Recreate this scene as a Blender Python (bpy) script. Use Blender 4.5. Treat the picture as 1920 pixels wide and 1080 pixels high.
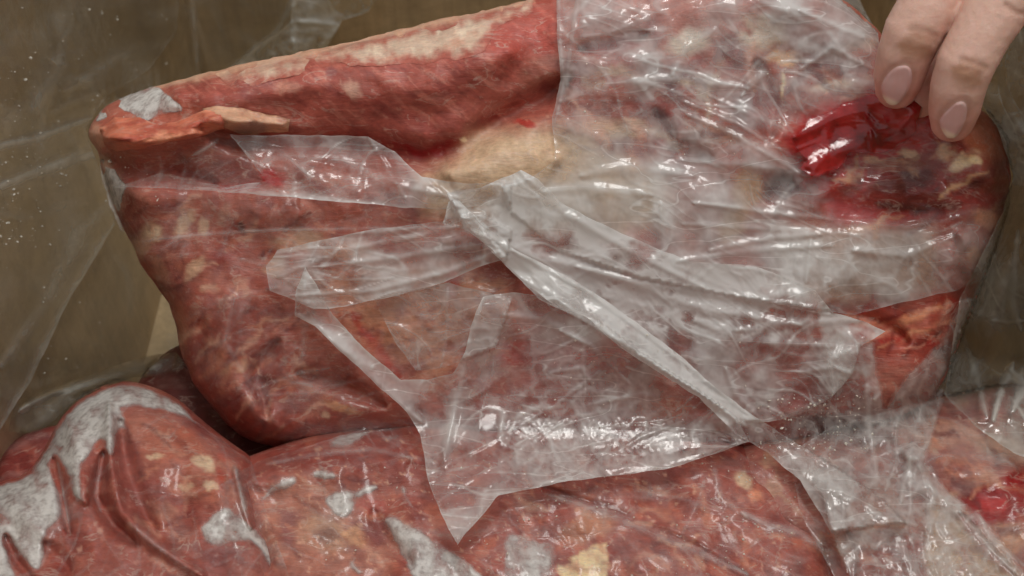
import bpy, math, random
import numpy as np
from mathutils import Vector
from mathutils.bvhtree import BVHTree

for _o in list(bpy.data.objects):
    bpy.data.objects.remove(_o)
SC = bpy.context.scene
COL = SC.collection
rng = np.random.default_rng(7)
random.seed(7)

# ------------------------------------------------------------------ camera
PITCH = math.radians(50.0)
FWD = np.array([0.0, math.cos(PITCH), -math.sin(PITCH)])
UPV = np.array([0.0, math.sin(PITCH), math.cos(PITCH)])
RIGHT = np.array([1.0, 0.0, 0.0])
FOCUS = np.array([0.0, 0.0, 0.15])
CAM = FOCUS - 0.36 * FWD
LENS = 41.8
K = 36.0 / LENS
cd = bpy.data.cameras.new('camera')
cd.lens = LENS; cd.sensor_width = 36.0; cd.clip_start = 0.01; cd.clip_end = 50
cd.dof.use_dof = True; cd.dof.focus_distance = 0.345; cd.dof.aperture_fstop = 20.0
cam = bpy.data.objects.new('camera', cd); COL.objects.link(cam)
cam.location = CAM; cam.rotation_euler = (math.radians(90) - PITCH, 0, 0)
SC.camera = cam

# ------------------------------------------------------------------ light
w = bpy.data.worlds.new('World'); SC.world = w; w.use_nodes = True
bg = w.node_tree.nodes['Background']
bg.inputs[0].default_value = (1.0, 1.0, 0.98, 1); bg.inputs[1].default_value = 0.40
def area(name, loc, target, size, power, color):
    l = bpy.data.lights.new(name, 'AREA'); l.shape = 'RECTANGLE'
    l.size, l.size_y = size; l.energy = power; l.color = color
    o = bpy.data.objects.new(name, l); COL.objects.link(o); o.location = loc
    o.rotation_euler = (Vector(target) - Vector(loc)).to_track_quat('-Z', 'Y').to_euler()
    return o
area('ceiling_lamp', (0.14, 0.02, 1.34), (0.0, 0.03, 0.12), (0.62, 0.3), 8.4, (1.0, 0.985, 0.95))
SC.view_settings.view_transform = 'Standard'
SC.view_settings.look = 'None'
SC.view_settings.exposure = 0.0
SC.view_settings.gamma = 1.0
SC.render.engine = 'CYCLES'
cy = SC.cycles
cy.use_denoising = True
cy.use_adaptive_sampling = True; cy.adaptive_threshold = 0.05
cy.max_bounces = 6; cy.transparent_max_bounces = 20; cy.diffuse_bounces = 3; cy.glossy_bounces = 2; cy.transmission_bounces = 3
cy.caustics_reflective = False; cy.caustics_refractive = False
cy.sample_clamp_indirect = 4.0
cy.filter_width = 1.5

# ------------------------------------------------------------------ numeric helpers
_perm = np.random.default_rng(3).permutation(512)
_perm = np.concatenate([_perm, _perm])
_ang = np.random.default_rng(4).random(1024) * 2 * np.pi
_gx, _gy = np.cos(_ang), np.sin(_ang)
def perlin(x, y, seed=0):
    x = np.asarray(x, float) + seed * 17.31; y = np.asarray(y, float) - seed * 9.77
    xi = np.floor(x).astype(int); yi = np.floor(y).astype(int)
    xf = x - xi; yf = y - yi
    u = xf * xf * xf * (xf * (xf * 6 - 15) + 10); v = yf * yf * yf * (yf * (yf * 6 - 15) + 10)
    xi &= 511; yi &= 511
    def g(ix, iy, fx, fy):
        h = _perm[(_perm[ix & 511] + iy) & 511]
        return _gx[h] * fx + _gy[h] * fy
    a = g(xi, yi, xf, yf); b = g(xi + 1, yi, xf - 1, yf)
    c = g(xi, yi + 1, xf, yf - 1); d = g(xi + 1, yi + 1, xf - 1, yf - 1)
    return (a + u * (b - a)) * (1 - v) + (c + u * (d - c)) * v
def fbm(x, y, oct=4, seed=0, gain=0.5):
    s = 0; a = 1.0; f = 1.0
    for i in range(oct):
        s = s + a * perlin(x * f, y * f, seed + i * 3); a *= gain; f *= 2.03
    return s
def ridge(x, y, oct=3, seed=0):
    s = 0; a = 1.0; f = 1.0
    for i in range(oct):
        s = s + a * (1 - 2.2 * np.abs(perlin(x * f, y * f, seed + i * 5))); a *= 0.5; f *= 2.1
    return s
def rot(px, py, deg, sx, sy):
    a = math.radians(deg); c, s = math.cos(a), math.sin(a)
    return (px * c + py * s) / sx, (-px * s + py * c) / sy
def sstep(a, b, x):
    t = np.clip((x - a) / (b - a), 0, 1); return t * t * (3 - 2 * t)
def densify(P, step=14, closed=True):
    P = np.asarray(P, float); out = []
    n = len(P)
    for i in range(n if closed else n - 1):
        a, b = P[i], P[(i + 1) % n]
        m = max(1, int(np.hypot(*(b - a)) / step))
        for k in range(m): out.append(a + (b - a) * k / m)
    if not closed: out.append(P[-1])
    return np.array(out)
def smooth_poly(P, it=1, closed=True):
    P = np.asarray(P, float)
    for _ in range(it):
        if closed:
            Q = np.roll(P, -1, 0)
            P = np.stack([0.75 * P + 0.25 * Q, 0.25 * P + 0.75 * Q], 1).reshape(-1, 2)
        else:
            Q = P[1:]; R = P[:-1]
            M = np.stack([0.75 * R + 0.25 * Q, 0.25 * R + 0.75 * Q], 1).reshape(-1, 2)
            P = np.vstack([P[:1], M, P[-1:]])
    return P
def rough(P, amp, scale=30, seed=0, step=8):
    P = densify(P, step)
    if amp: P = P + np.stack([fbm(P[:, 0] / scale, P[:, 1] / scale, 3, seed), fbm(P[:, 0] / scale, P[:, 1] / scale, 3, seed + 40)], 1) * amp
    return P
def seg_dist(X, Y, P, closed):
    """distance to a polyline, parameter along it, nearest point"""
    best = np.full(X.shape, 1e18); bx = np.zeros_like(X); by = np.zeros_like(X); par = np.zeros_like(X)
    n = len(P); m = n if closed else n - 1
    for i in range(m):
        ax, ay = P[i]; ex, ey = P[(i + 1) % n]
        dx, dy = ex - ax, ey - ay; L = dx * dx + dy * dy + 1e-12
        t = np.clip(((X - ax) * dx + (Y - ay) * dy) / L, 0, 1)
        qx = ax + t * dx; qy = ay + t * dy
        d = (X - qx) ** 2 + (Y - qy) ** 2
        k = d < best
        best[k] = d[k]; bx[k] = qx[k]; by[k] = qy[k]; par[k] = (i + t[k]) / m
    return np.sqrt(best), par, bx, by
def inside(X, Y, P):
    c = np.zeros(X.shape, bool); n = len(P)
    for i in range(n):
        ax, ay = P[i]; bx, by = P[(i + 1) % n]
        if ay == by: continue
        c ^= ((ay > Y) != (by > Y)) & (X < (bx - ax) * (Y - ay) / (by - ay) + ax)
    return c
def mask_poly(X, Y, P, feather=6.0):
    P = np.asarray(P, float); out = np.zeros(X.shape)
    k = (X > P[:, 0].min() - feather) & (X < P[:, 0].max() + feather) & (Y > P[:, 1].min() - feather) & (Y < P[:, 1].max() + feather)
    if not k.any(): return out
    x, y = X[k], Y[k]
    d = seg_dist(x, y, P, True)[0]; d = np.where(inside(x, y, P), d, -d)
    out[k] = sstep(-feather, feather, d); return out
def mask_line(X, Y, P, wd, taper=True):
    """gaussian band round a polyline, wd in px (single or per point start/end)"""
    P = np.asarray(P, float); out = np.zeros(X.shape); m = 3 * wd
    k = (X > P[:, 0].min() - m) & (X < P[:, 0].max() + m) & (Y > P[:, 1].min() - m) & (Y < P[:, 1].max() + m)
    if not k.any(): return out
    d, t, _, _ = seg_dist(X[k], Y[k], P, False)
    ww = wd * (0.35 + 0.65 * np.sqrt(np.clip(4 * t * (1 - t), 0, 1))) if taper else wd
    out[k] = np.exp(-(d / ww) ** 2); return out
def lin(c):
    c = np.array(c, float) / 255.0
    return np.where(c <= 0.04045, c / 12.92, ((c + 0.055) / 1.055) ** 2.4)

# ------------------------------------------------------------------ rays and base surfaces
def ray(px, py):
    px = np.asarray(px, float); py = np.asarray(py, float)
    return FWD + RIGHT * ((px - 960) / 1920 * K)[..., None] + UPV * ((540 - py) / 1920 * K)[..., None]
def at_depth(px, py, t): return CAM + ray(px, py) * np.asarray(t, float)[..., None]
def plane_depth(px, py, P0, n):
    return np.dot(np.asarray(P0) - CAM, n) / (ray(px, py) @ np.asarray(n, float))
XL, XR, YB, YF, ZT = -0.163, 0.172, 0.258, -0.152, 0.25      # inside of the carton
def box_depth(px, py):
    r = ray(px, py); out = np.full(r.shape[:-1], 10.0)
    for P0, n in (((XL, 0, 0), (1, 0, 0)), ((XR, 0, 0), (-1, 0, 0)), ((0, YB, 0), (0, -1, 0)), ((0, 0, 0), (0, 0, 1))):
        den = r @ np.array(n, float)
        t = np.where(den < -1e-6, np.dot(np.array(P0) - CAM, n) / np.where(den < -1e-6, den, -1), 10)
        out = np.minimum(out, t)
    return out
SLAB_P = FOCUS; SLAB_N = np.array([0.0, -math.sin(PITCH), math.cos(PITCH)])
SLAB_N = np.array([-0.05, -0.766, 0.643]); SLAB_N /= np.linalg.norm(SLAB_N)
PILE_Z = 0.116
def slab_plane(px, py): return plane_depth(px, py, SLAB_P, SLAB_N)
def pile_plane(px, py): return plane_depth(px, py, (0, 0, PILE_Z), (0, 0, 1))

# depth raster of everything built so far, so films can lie over it
RS = 4; RX = np.arange(-240, 2200, RS); RY = np.arange(-240, 1480, RS)
RXX, RYY = np.meshgrid(RX.astype(float), RY.astype(float))
D = box_depth(RXX, RYY)
def sample(A, px, py):
    fx = np.clip((np.asarray(px, float) - RX[0]) / RS, 0, len(RX) - 1.001); fy = np.clip((np.asarray(py, float) - RY[0]) / RS, 0, len(RY) - 1.001)
    ix = fx.astype(int); iy = fy.astype(int); fx -= ix; fy -= iy
    return (A[iy, ix] * (1 - fx) + A[iy, ix + 1] * fx) * (1 - fy) + (A[iy + 1, ix] * (1 - fx) + A[iy + 1, ix + 1] * fx) * fy
def blur(A, r):
    r = max(1, int(r / RS))
    for _ in range(2):
        for ax in (0, 1):
            pad = [(0, 0), (0, 0)]; pad[ax] = (r + 1, r)
            c = np.cumsum(np.pad(A, pad, 'edge'), ax)
            n = A.shape[ax]
            hi = np.take(c, np.arange(2 * r + 1, 2 * r + 1 + n), ax); lo = np.take(c, np.arange(0, n), ax)
            A = (hi - lo) / (2 * r + 1)
    return A
def stamp(P, fn):
    """lower the raster to a surface inside a polygon"""
    P = np.asarray(P, float)
    k = (RXX > P[:, 0].min()) & (RXX < P[:, 0].max()) & (RYY > P[:, 1].min()) & (RYY < P[:, 1].max())
    idx = np.where(k); x = RXX[idx]; y = RYY[idx]; ins = inside(x, y, P)
    idx = (idx[0][ins], idx[1][ins]); x = x[ins]; y = y[ins]
    if len(x): D[idx] = np.minimum(D[idx], fn(x, y))

# ------------------------------------------------------------------ object helpers
def tag(o, label=None, cat=None, group=None, kind=None):
    if label: o['label'] = label
    if cat: o['category'] = cat
    if group: o['group'] = group
    if kind: o['kind'] = kind
    return o
def empty(name, loc, label, cat, group=None):
    o = bpy.data.objects.new(name, None); COL.objects.link(o); o.location = loc; o.empty_display_size = 0.02
    return tag(o, label, cat, group)
def mesh_obj(name, V, F, mat, parent=None, smooth=True, attrs=None):
    me = bpy.data.meshes.new(name)
    V = np.asarray(V, float)
    if parent is not None: V = V - np.array(parent['_w'])
    F = list(F)
    me.from_pydata(V.tolist(), [], F)
    me.materials.append(mat)
    me.polygons.foreach_set('use_smooth', [smooth] * len(me.polygons))
    for nm, arr in (attrs or {}).items():
        if arr.ndim == 2:
            a = me.attributes.new(nm, 'FLOAT_COLOR', 'POINT'); a.data.foreach_set('color', np.concatenate([arr, np.ones((len(arr), 1))], 1).ravel())
        else:
            a = me.attributes.new(nm, 'FLOAT', 'POINT'); a.data.foreach_set('value', arr.astype(float))
    me.update()
    o = bpy.data.objects.new(name, me); COL.objects.link(o)
    o.parent = parent
    o['_w'] = (0.0, 0.0, 0.0) if parent is None else tuple(parent['_w'])
    return o
def thing(name, loc, label, cat, group=None):
    o = empty(name, loc, label, cat, group); o['_w'] = tuple(float(v) for v in loc); return o

def sheet(name, P, depth_fn, mat, parent=None, step=3.0, attrs=None, thick=None, rag=0, rag_scale=30, seed=0, smooth_it=0):
    """surface over a traced outline: depth_fn gives its distance, thick closes it backwards"""
    P = np.asarray(P, float)
    if smooth_it: P = smooth_poly(P, smooth_it)
    P = rough(P, rag, rag_scale, seed, step=max(6, step * 3))
    x0, y0 = P.min(0) - step * 2; x1, y1 = P.max(0) + step * 2
    gx = np.arange(x0, x1, step); gy = np.arange(y0, y1, step)
    X, Y = np.meshgrid(gx, gy); X = X.copy(); Y = Y.copy()
    d, par, bx, by = seg_dist(X, Y, P, True); ins = inside(X, Y, P)
    near = (~ins) & (d < step * 1.45)
    X[near] = bx[near]; Y[near] = by[near]
    ok = ins | near
    d = np.where(ins, d, 0.0)
    f = ok[:-1, :-1] & ok[1:, :-1] & ok[:-1, 1:] & ok[1:, 1:]
    f &= ins[:-1, :-1] | ins[1:, :-1] | ins[:-1, 1:] | ins[1:, 1:]
    used = np.zeros(ok.shape, bool)
    used[:-1, :-1] |= f; used[1:, :-1] |= f; used[:-1, 1:] |= f; used[1:, 1:] |= f
    idx = -np.ones(ok.shape, int); idx[used] = np.arange(used.sum())
    a = idx[:-1, :-1][f]; b = idx[:-1, 1:][f]; c = idx[1:, 1:][f]; e = idx[1:, :-1][f]
    F = np.stack([a, e, c, b], 1)
    x = X[used]; y = Y[used]; dd = d[used]
    t = depth_fn(x, y, dd)
    V = at_depth(x, y, t)
    at = attrs(x, y, dd) if attrs else {}
    F = F.tolist()
    if thick is not None:
        ed = np.concatenate([np.array(F)[:, [i, (i + 1) % 4]] for i in range(4)])
        s = {}
        for p, q in ed.tolist(): s[(p, q)] = 1
        bd = [(p, q) for (p, q) in s if (q, p) not in s]
        vs = sorted({p for e2 in bd for p in e2}); mp = {v: len(V) + i for i, v in enumerate(vs)}
        B = np.array([thick(V[v]) for v in vs])
        cen = B.mean(0)[None]
        ci = len(V) + len(vs)
        F += [[q, p, mp[p], mp[q]] for p, q in bd]
        F += [[mp[q], mp[p], ci] for p, q in bd]
        V = np.concatenate([V, B, cen])
        for k in at: at[k] = np.concatenate([at[k], at[k][vs], at[k][vs].mean(0, keepdims=True)])
    return mesh_obj(name, V, F, mat, parent, True, at)

# ------------------------------------------------------------------ materials
class NT:
    def __init__(s, name):
        s.m = bpy.data.materials.new(name); s.m.use_nodes = True; s.t = s.m.node_tree
        s.t.nodes.clear(); s.out = s.n('ShaderNodeOutputMaterial')
    def n(s, t, **kw):
        o = s.t.nodes.new(t)
        for k, v in kw.items(): setattr(o, k, v)
        return o
    def l(s, a, b): s.t.links.new(a, b)
    def attr(s, name): return s.n('ShaderNodeAttribute', attribute_name=name)
    def noise(s, scale, detail=4, rough=0.5, vec=None, dist=0.0):
        o = s.n('ShaderNodeTexNoise'); o.inputs['Scale'].default_value = scale; o.inputs['Detail'].default_value = detail
        o.inputs['Roughness'].default_value = rough; o.inputs['Distortion'].default_value = dist
        if vec is None:
            if not hasattr(s, 'tc'): s.tc = s.n('ShaderNodeTexCoord')
            vec = s.tc.outputs['Object']
        s.l(vec, o.inputs['Vector']); return o.outputs['Fac']
    def mapped(s, rot_, scale):
        if not hasattr(s, 'tc'): s.tc = s.n('ShaderNodeTexCoord')
        mp = s.n('ShaderNodeMapping'); mp.inputs['Rotation'].default_value = rot_; mp.inputs['Scale'].default_value = scale
        s.l(s.tc.outputs['Object'], mp.inputs['Vector']); return mp.outputs[0]
    def ramp(s, fac, stops):
        r = s.n('ShaderNodeValToRGB'); e = r.color_ramp.elements
        e[0].position, e[0].color = stops[0][0], (*stops[0][1], 1); e[1].position, e[1].color = stops[-1][0], (*stops[-1][1], 1)
        for p, c in stops[1:-1]: q = e.new(p); q.color = (*c, 1)
        s.l(fac, r.inputs[0]); return r.outputs[0]
    def math(s, op, a, b=None, clamp=False):
        o = s.n('ShaderNodeMath', operation=op, use_clamp=clamp)
        for i, v in enumerate((a, b)):
            if v is None: continue
            if isinstance(v, (int, float)): o.inputs[i].default_value = v
            else: s.l(v, o.inputs[i])
        return o.outputs[0]
    def mix(s, fac, a, b, blend='MIX'):
        o = s.n('ShaderNodeMix', data_type='RGBA', blend_type=blend)
        for i, v in ((0, fac), (6, a), (7, b)):
            if isinstance(v, (int, float)): o.inputs[i].default_value = v
            elif isinstance(v, tuple): o.inputs[i].default_value = (*v, 1)
            else: s.l(v, o.inputs[i])
        return o.outputs[2]
    def bump(s, h, strength, dist=0.001, normal=None):
        o = s.n('ShaderNodeBump'); o.inputs['Strength'].default_value = strength; o.inputs['Distance'].default_value = dist
        s.l(h, o.inputs['Height'])
        if normal is not None: s.l(normal, o.inputs['Normal'])
        return o.outputs[0]

def mat_meat():
    t = NT('meat'); col = t.attr('col').outputs['Color']; fr = t.attr('frost').outputs['Fac']
    n1 = t.noise(170, 4, 0.62); n2 = t.noise(700, 2, 0.6)
    c = t.mix(0.3, col, t.ramp(n1, [(0.28, (0.50, 0.46, 0.46)), (0.5, (1, 1, 1)), (0.72, (1.45, 1.5, 1.5))]), 'MULTIPLY')
    c = t.mix(0.25, c, t.ramp(n2, [(0.3, (0.6, 0.55, 0.55)), (0.7, (1.35, 1.4, 1.4))]), 'MULTIPLY')
    mb = t.noise(1.0, 5, 0.6, t.mapped((0.0, 0.3, 0.5), (42, 105, 105)), 1.3)
    c = t.mix(t.math('MULTIPLY', t.ramp(mb, [(0.54, (0, 0, 0)), (0.74, (1, 1, 1))]), 0.30), c, (0.50, 0.325, 0.275))
    c = t.mix(t.math('MULTIPLY', t.ramp(mb, [(0.28, (1, 1, 1)), (0.44, (0, 0, 0))]), 0.45), c, (0.15, 0.036, 0.032))
    fb = t.noise(1.0, 4, 0.65, t.mapped((0.35, 0.2, 0.75), (90, 700, 420)), 2.2)
    c = t.mix(0.32, c, t.ramp(fb, [(0.32, (0.62, 0.55, 0.55)), (0.5, (1, 1, 1)), (0.7, (1.32, 1.28, 1.26))]), 'MULTIPLY')
    vr = t.n('ShaderNodeMapRange', interpolation_type='SMOOTHSTEP'); vr.inputs['From Max'].default_value = 0.03; vr.inputs['To Min'].default_value = 1.0; vr.inputs['To Max'].default_value = 0.0
    t.l(t.math('ABSOLUTE', t.math('SUBTRACT', mb, 0.53)), vr.inputs['Value'])
    c = t.mix(t.math('MULTIPLY', vr.outputs[0], t.math('MULTIPLY', t.ramp(n1, [(0.42, (0, 0, 0)), (0.6, (1, 1, 1))]), 0.5)), c, (0.58, 0.42, 0.35))
    p = t.n('ShaderNodeBsdfPrincipled'); t.l(c, p.inputs['Base Color'])
    p.inputs['Subsurface Weight'].default_value = 0.12; p.inputs['Subsurface Radius'].default_value = (1.0, 0.35, 0.25); p.inputs['Subsurface Scale'].default_value = 0.0022
    t.l(t.math('MULTIPLY_ADD', fr, 0.35, True) if False else t.math('ADD', t.math('MULTIPLY', fr, 0.30), 0.50), p.inputs['Roughness'])
    p.inputs['Specular IOR Level'].default_value = 0.4
    t.l(t.math('MULTIPLY', t.math('SUBTRACT', 1.0, fr, True), 0.09), p.inputs['Coat Weight']); p.inputs['Coat Roughness'].default_value = 0.28
    b = t.bump(t.math('ADD', t.math('MULTIPLY', n1, 0.7), fb), 0.3, 0.0012)
    t.l(b, p.inputs['Normal'])
    t.l(p.outputs[0], t.out.inputs[0]); return t.m

def mat_frost():
    t = NT('frost'); 
    n1 = t.noise(420, 6, 0.65); n2 = t.noise(120, 4, 0.6)
    thin = t.attr('haze').outputs['Fac']
    c = t.ramp(n1, [(0.30, (0.55, 0.48, 0.46)), (0.45, (0.65, 0.62, 0.595)), (0.7, (0.78, 0.76, 0.735))])
    p = t.n('ShaderNodeBsdfPrincipled'); t.l(c, p.inputs['Base Color']); p.inputs['Roughness'].default_value = 0.5; p.inputs['Coat Weight'].default_value = 0.25; p.inputs['Coat Roughness'].default_value = 0.15
    t.l(t.bump(n1, 0.3, 0.0006), p.inputs['Normal'])
    tr = t.n('ShaderNodeBsdfTransparent'); mx = t.n('ShaderNodeMixShader')
    hole = t.ramp(n2, [(0.34, (0.5,) * 3), (0.48, (1, 1, 1))])
    fine = t.ramp(n1, [(0.36, (0.72,) * 3), (0.52, (1, 1, 1))])
    t.l(t.math('MULTIPLY', t.math('MULTIPLY', thin, hole), fine), mx.inputs[0]); t.l(tr.outputs[0], mx.inputs[1]); t.l(p.outputs[0], mx.inputs[2])
    t.l(mx.outputs[0], t.out.inputs[0]); return t.m

def mat_film(name, white=(0.84, 0.84, 0.825), clear=(0.985, 0.98, 0.975), rough_=0.13, bump=0.16, spec=0.85, crease=0.36):
    t = NT(name); hz = t.attr('haze').outputs['Fac']
    n = t.noise(1.0, 1.5, 0.5, t.mapped((0.2, 0.3, 0.35), (30, 125, 125)), 0.35)
    mr = t.n('ShaderNodeMapRange', interpolation_type='SMOOTHSTEP'); mr.inputs['From Max'].default_value = 0.017
    mr.inputs['To Min'].default_value = 1.0; mr.inputs['To Max'].default_value = 0.0
    t.l(t.math('ABSOLUTE', t.math('SUBTRACT', n, 0.5)), mr.inputs['Value']); ln = mr.outputs[0]
    h = t.math('MULTIPLY', hz, t.math('ADD', t.math('MULTIPLY', n, 0.7), 0.65))
    h = t.math('ADD', h, t.math('MULTIPLY', ln, t.math('MULTIPLY', t.math('ADD', t.math('MULTIPLY', hz, 1.4), 0.12, True), crease)), True)
    h = t.math('MINIMUM', h, 0.94)
    nb = t.bump(t.math('ADD', t.math('MULTIPLY', ln, 0.35), n), bump, 0.002)
    tr = t.n('ShaderNodeBsdfTransparent'); tr.inputs[0].default_value = (*clear, 1)
    df = t.n('ShaderNodeBsdfDiffuse'); df.inputs[0].default_value = (*white, 1)
    tl = t.n('ShaderNodeBsdfTranslucent'); tl.inputs[0].default_value = (*white, 1)
    m0 = t.n('ShaderNodeMixShader'); m0.inputs[0].default_value = 0.38; t.l(df.outputs[0], m0.inputs[1]); t.l(tl.outputs[0], m0.inputs[2])
    m1 = t.n('ShaderNodeMixShader'); t.l(h, m1.inputs[0]); t.l(tr.outputs[0], m1.inputs[1]); t.l(m0.outputs[0], m1.inputs[2])
    gl = t.n('ShaderNodeBsdfGlossy'); gl.inputs['Roughness'].default_value = rough_; t.l(nb, gl.inputs['Normal'])
    # Schlick reflectance of a thin sheet, the same from either side
    ge = t.n('ShaderNodeNewGeometry'); dt = t.n('ShaderNodeVectorMath', operation='DOT_PRODUCT')
    t.l(ge.outputs['Normal'], dt.inputs[0]); t.l(ge.outputs['Incoming'], dt.inputs[1])
    g = t.math('POWER', t.math('SUBTRACT', 1.0, t.math('ABSOLUTE', dt.outputs['Value']), True), 5.0)
    fz = t.math('MULTIPLY', t.math('ADD', t.math('MULTIPLY', g, 0.7), 0.045), spec, True)
    m2 = t.n('ShaderNodeMixShader'); t.l(fz, m2.inputs[0]); t.l(m1.outputs[0], m2.inputs[1]); t.l(gl.outputs[0], m2.inputs[2])
    t.l(m2.outputs[0], t.out.inputs[0]); return t.m

def mat_card():
    t = NT('cardboard')
    fl = t.noise(1.0, 2, 0.5, t.mapped((0, 0, 0), (330, 330, 4)))
    n = t.noise(45, 6, 0.6); f = t.noise(1400, 3, 0.7)
    c = t.ramp(n, [(0.3, (0.38, 0.280, 0.158)), (0.7, (0.58, 0.43, 0.25))])
    c = t.mix(0.25, c, t.ramp(f, [(0.3, (0.6, 0.6, 0.6)), (0.7, (1.3, 1.3, 1.3))]), 'MULTIPLY')
    sc = t.noise(1.0, 6, 0.7, t.mapped((0, 0, 0), (22, 22, 60)), 1.5)
    c = t.mix(0.55, c, t.ramp(sc, [(0.3, (0.72, 0.70, 0.66)), (0.5, (1, 1, 1)), (0.75, (1.22, 1.2, 1.18))]), 'MULTIPLY')
    c = t.mix(0.35, c, t.ramp(fl, [(0.3, (0.7, 0.7, 0.7)), (0.7, (1.2, 1.2, 1.2))]), 'MULTIPLY')
    p = t.n('ShaderNodeBsdfPrincipled'); t.l(c, p.inputs['Base Color']); p.inputs['Roughness'].default_value = 0.75
    t.l(t.bump(fl, 0.2, 0.0008), p.inputs['Normal'])
    t.l(p.outputs[0], t.out.inputs[0]); return t.m

def mat_blood():
    t = NT('blood'); n = t.noise(140, 4, 0.6)
    c = t.ramp(n, [(0.3, (0.15, 0.006, 0.007)), (0.5, (0.32, 0.010, 0.011)), (0.75, (0.44, 0.026, 0.026))])
    p = t.n('ShaderNodeBsdfPrincipled'); t.l(c, p.inputs['Base Color']); p.inputs['Roughness'].default_value = 0.22
    p.inputs['Subsurface Weight'].default_value = 0.2; p.inputs['Subsurface Radius'].default_value = (1, 0.1, 0.1); p.inputs['Subsurface Scale'].default_value = 0.003
    p.inputs['Coat Weight'].default_value = 0.7; p.inputs['Coat Roughness'].default_value = 0.12
    t.l(t.bump(n, 0.25, 0.002), p.inputs['Normal'])
    tr = t.n('ShaderNodeBsdfTransparent'); mx = t.n('ShaderNodeMixShader'); t.l(t.math('MULTIPLY', t.attr('haze').outputs['Fac'], 1.3, True), mx.inputs[0])
    t.l(tr.outputs[0], mx.inputs[1]); t.l(p.outputs[0], mx.inputs[2]); t.l(mx.outputs[0], t.out.inputs[0]); return t.m

def mat_skin():
    t = NT('skin'); col = t.attr('col').outputs['Color']
    n = t.noise(240, 5, 0.6); f = t.noise(1500, 3, 0.6)
    c = t.mix(0.30, col, t.ramp(n, [(0.3, (0.75, 0.66, 0.62)), (0.7, (1.2, 1.16, 1.14))]), 'MULTIPLY')
    p = t.n('ShaderNodeBsdfPrincipled'); t.l(c, p.inputs['Base Color']); p.inputs['Roughness'].default_value = 0.48
    p.inputs['Subsurface Weight'].default_value = 0.25; p.inputs['Subsurface Radius'].default_value = (1, 0.35, 0.2); p.inputs['Subsurface Scale'].default_value = 0.003
    b = t.bump(f, 0.28, 0.0003); b = t.bump(t.noise(1.0, 3, 0.6, t.mapped((0, 0, 0.5), (260, 1300, 900)), 0.6), 0.28, 0.0003, b)
    t.l(b, p.inputs['Normal']); t.l(p.outputs[0], t.out.inputs[0]); return t.m
def mat_nail():
    t = NT('nail'); col = t.attr('col').outputs['Color']
    p = t.n('ShaderNodeBsdfPrincipled'); t.l(col, p.inputs['Base Color']); p.inputs['Roughness'].default_value = 0.2
    p.inputs['Subsurface Weight'].default_value = 0.2; p.inputs['Subsurface Radius'].default_value = (1, 0.5, 0.4); p.inputs['Subsurface Scale'].default_value = 0.002
    t.l(t.bump(t.noise(600, 3), 0.1, 0.0003), p.inputs['Normal'])
    t.l(p.outputs[0], t.out.inputs[0]); return t.m
def mat_crumb():
    t = NT('ice_crumb')
    p = t.n('ShaderNodeBsdfPrincipled'); p.inputs['Base Color'].default_value = (0.68, 0.64, 0.56, 1); p.inputs['Roughness'].default_value = 0.4
    t.l(p.outputs[0], t.out.inputs[0]); return t.m

M_MEAT, M_FROST, M_CARD, M_BLOOD, M_SKIN, M_NAIL, M_CRUMB = mat_meat(), mat_frost(), mat_card(), mat_blood(), mat_skin(), mat_nail(), mat_crumb()
M_FILM = mat_film('clear_film')
M_LINER = mat_film('liner_film', white=(0.78, 0.79, 0.74), clear=(0.98, 0.98, 0.965), rough_=0.15, bump=0.22, crease=0.2, spec=1.7)
M_CLING = mat_film('cling_film', rough_=0.17, bump=0.11, crease=0.11, spec=0.45)

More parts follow.
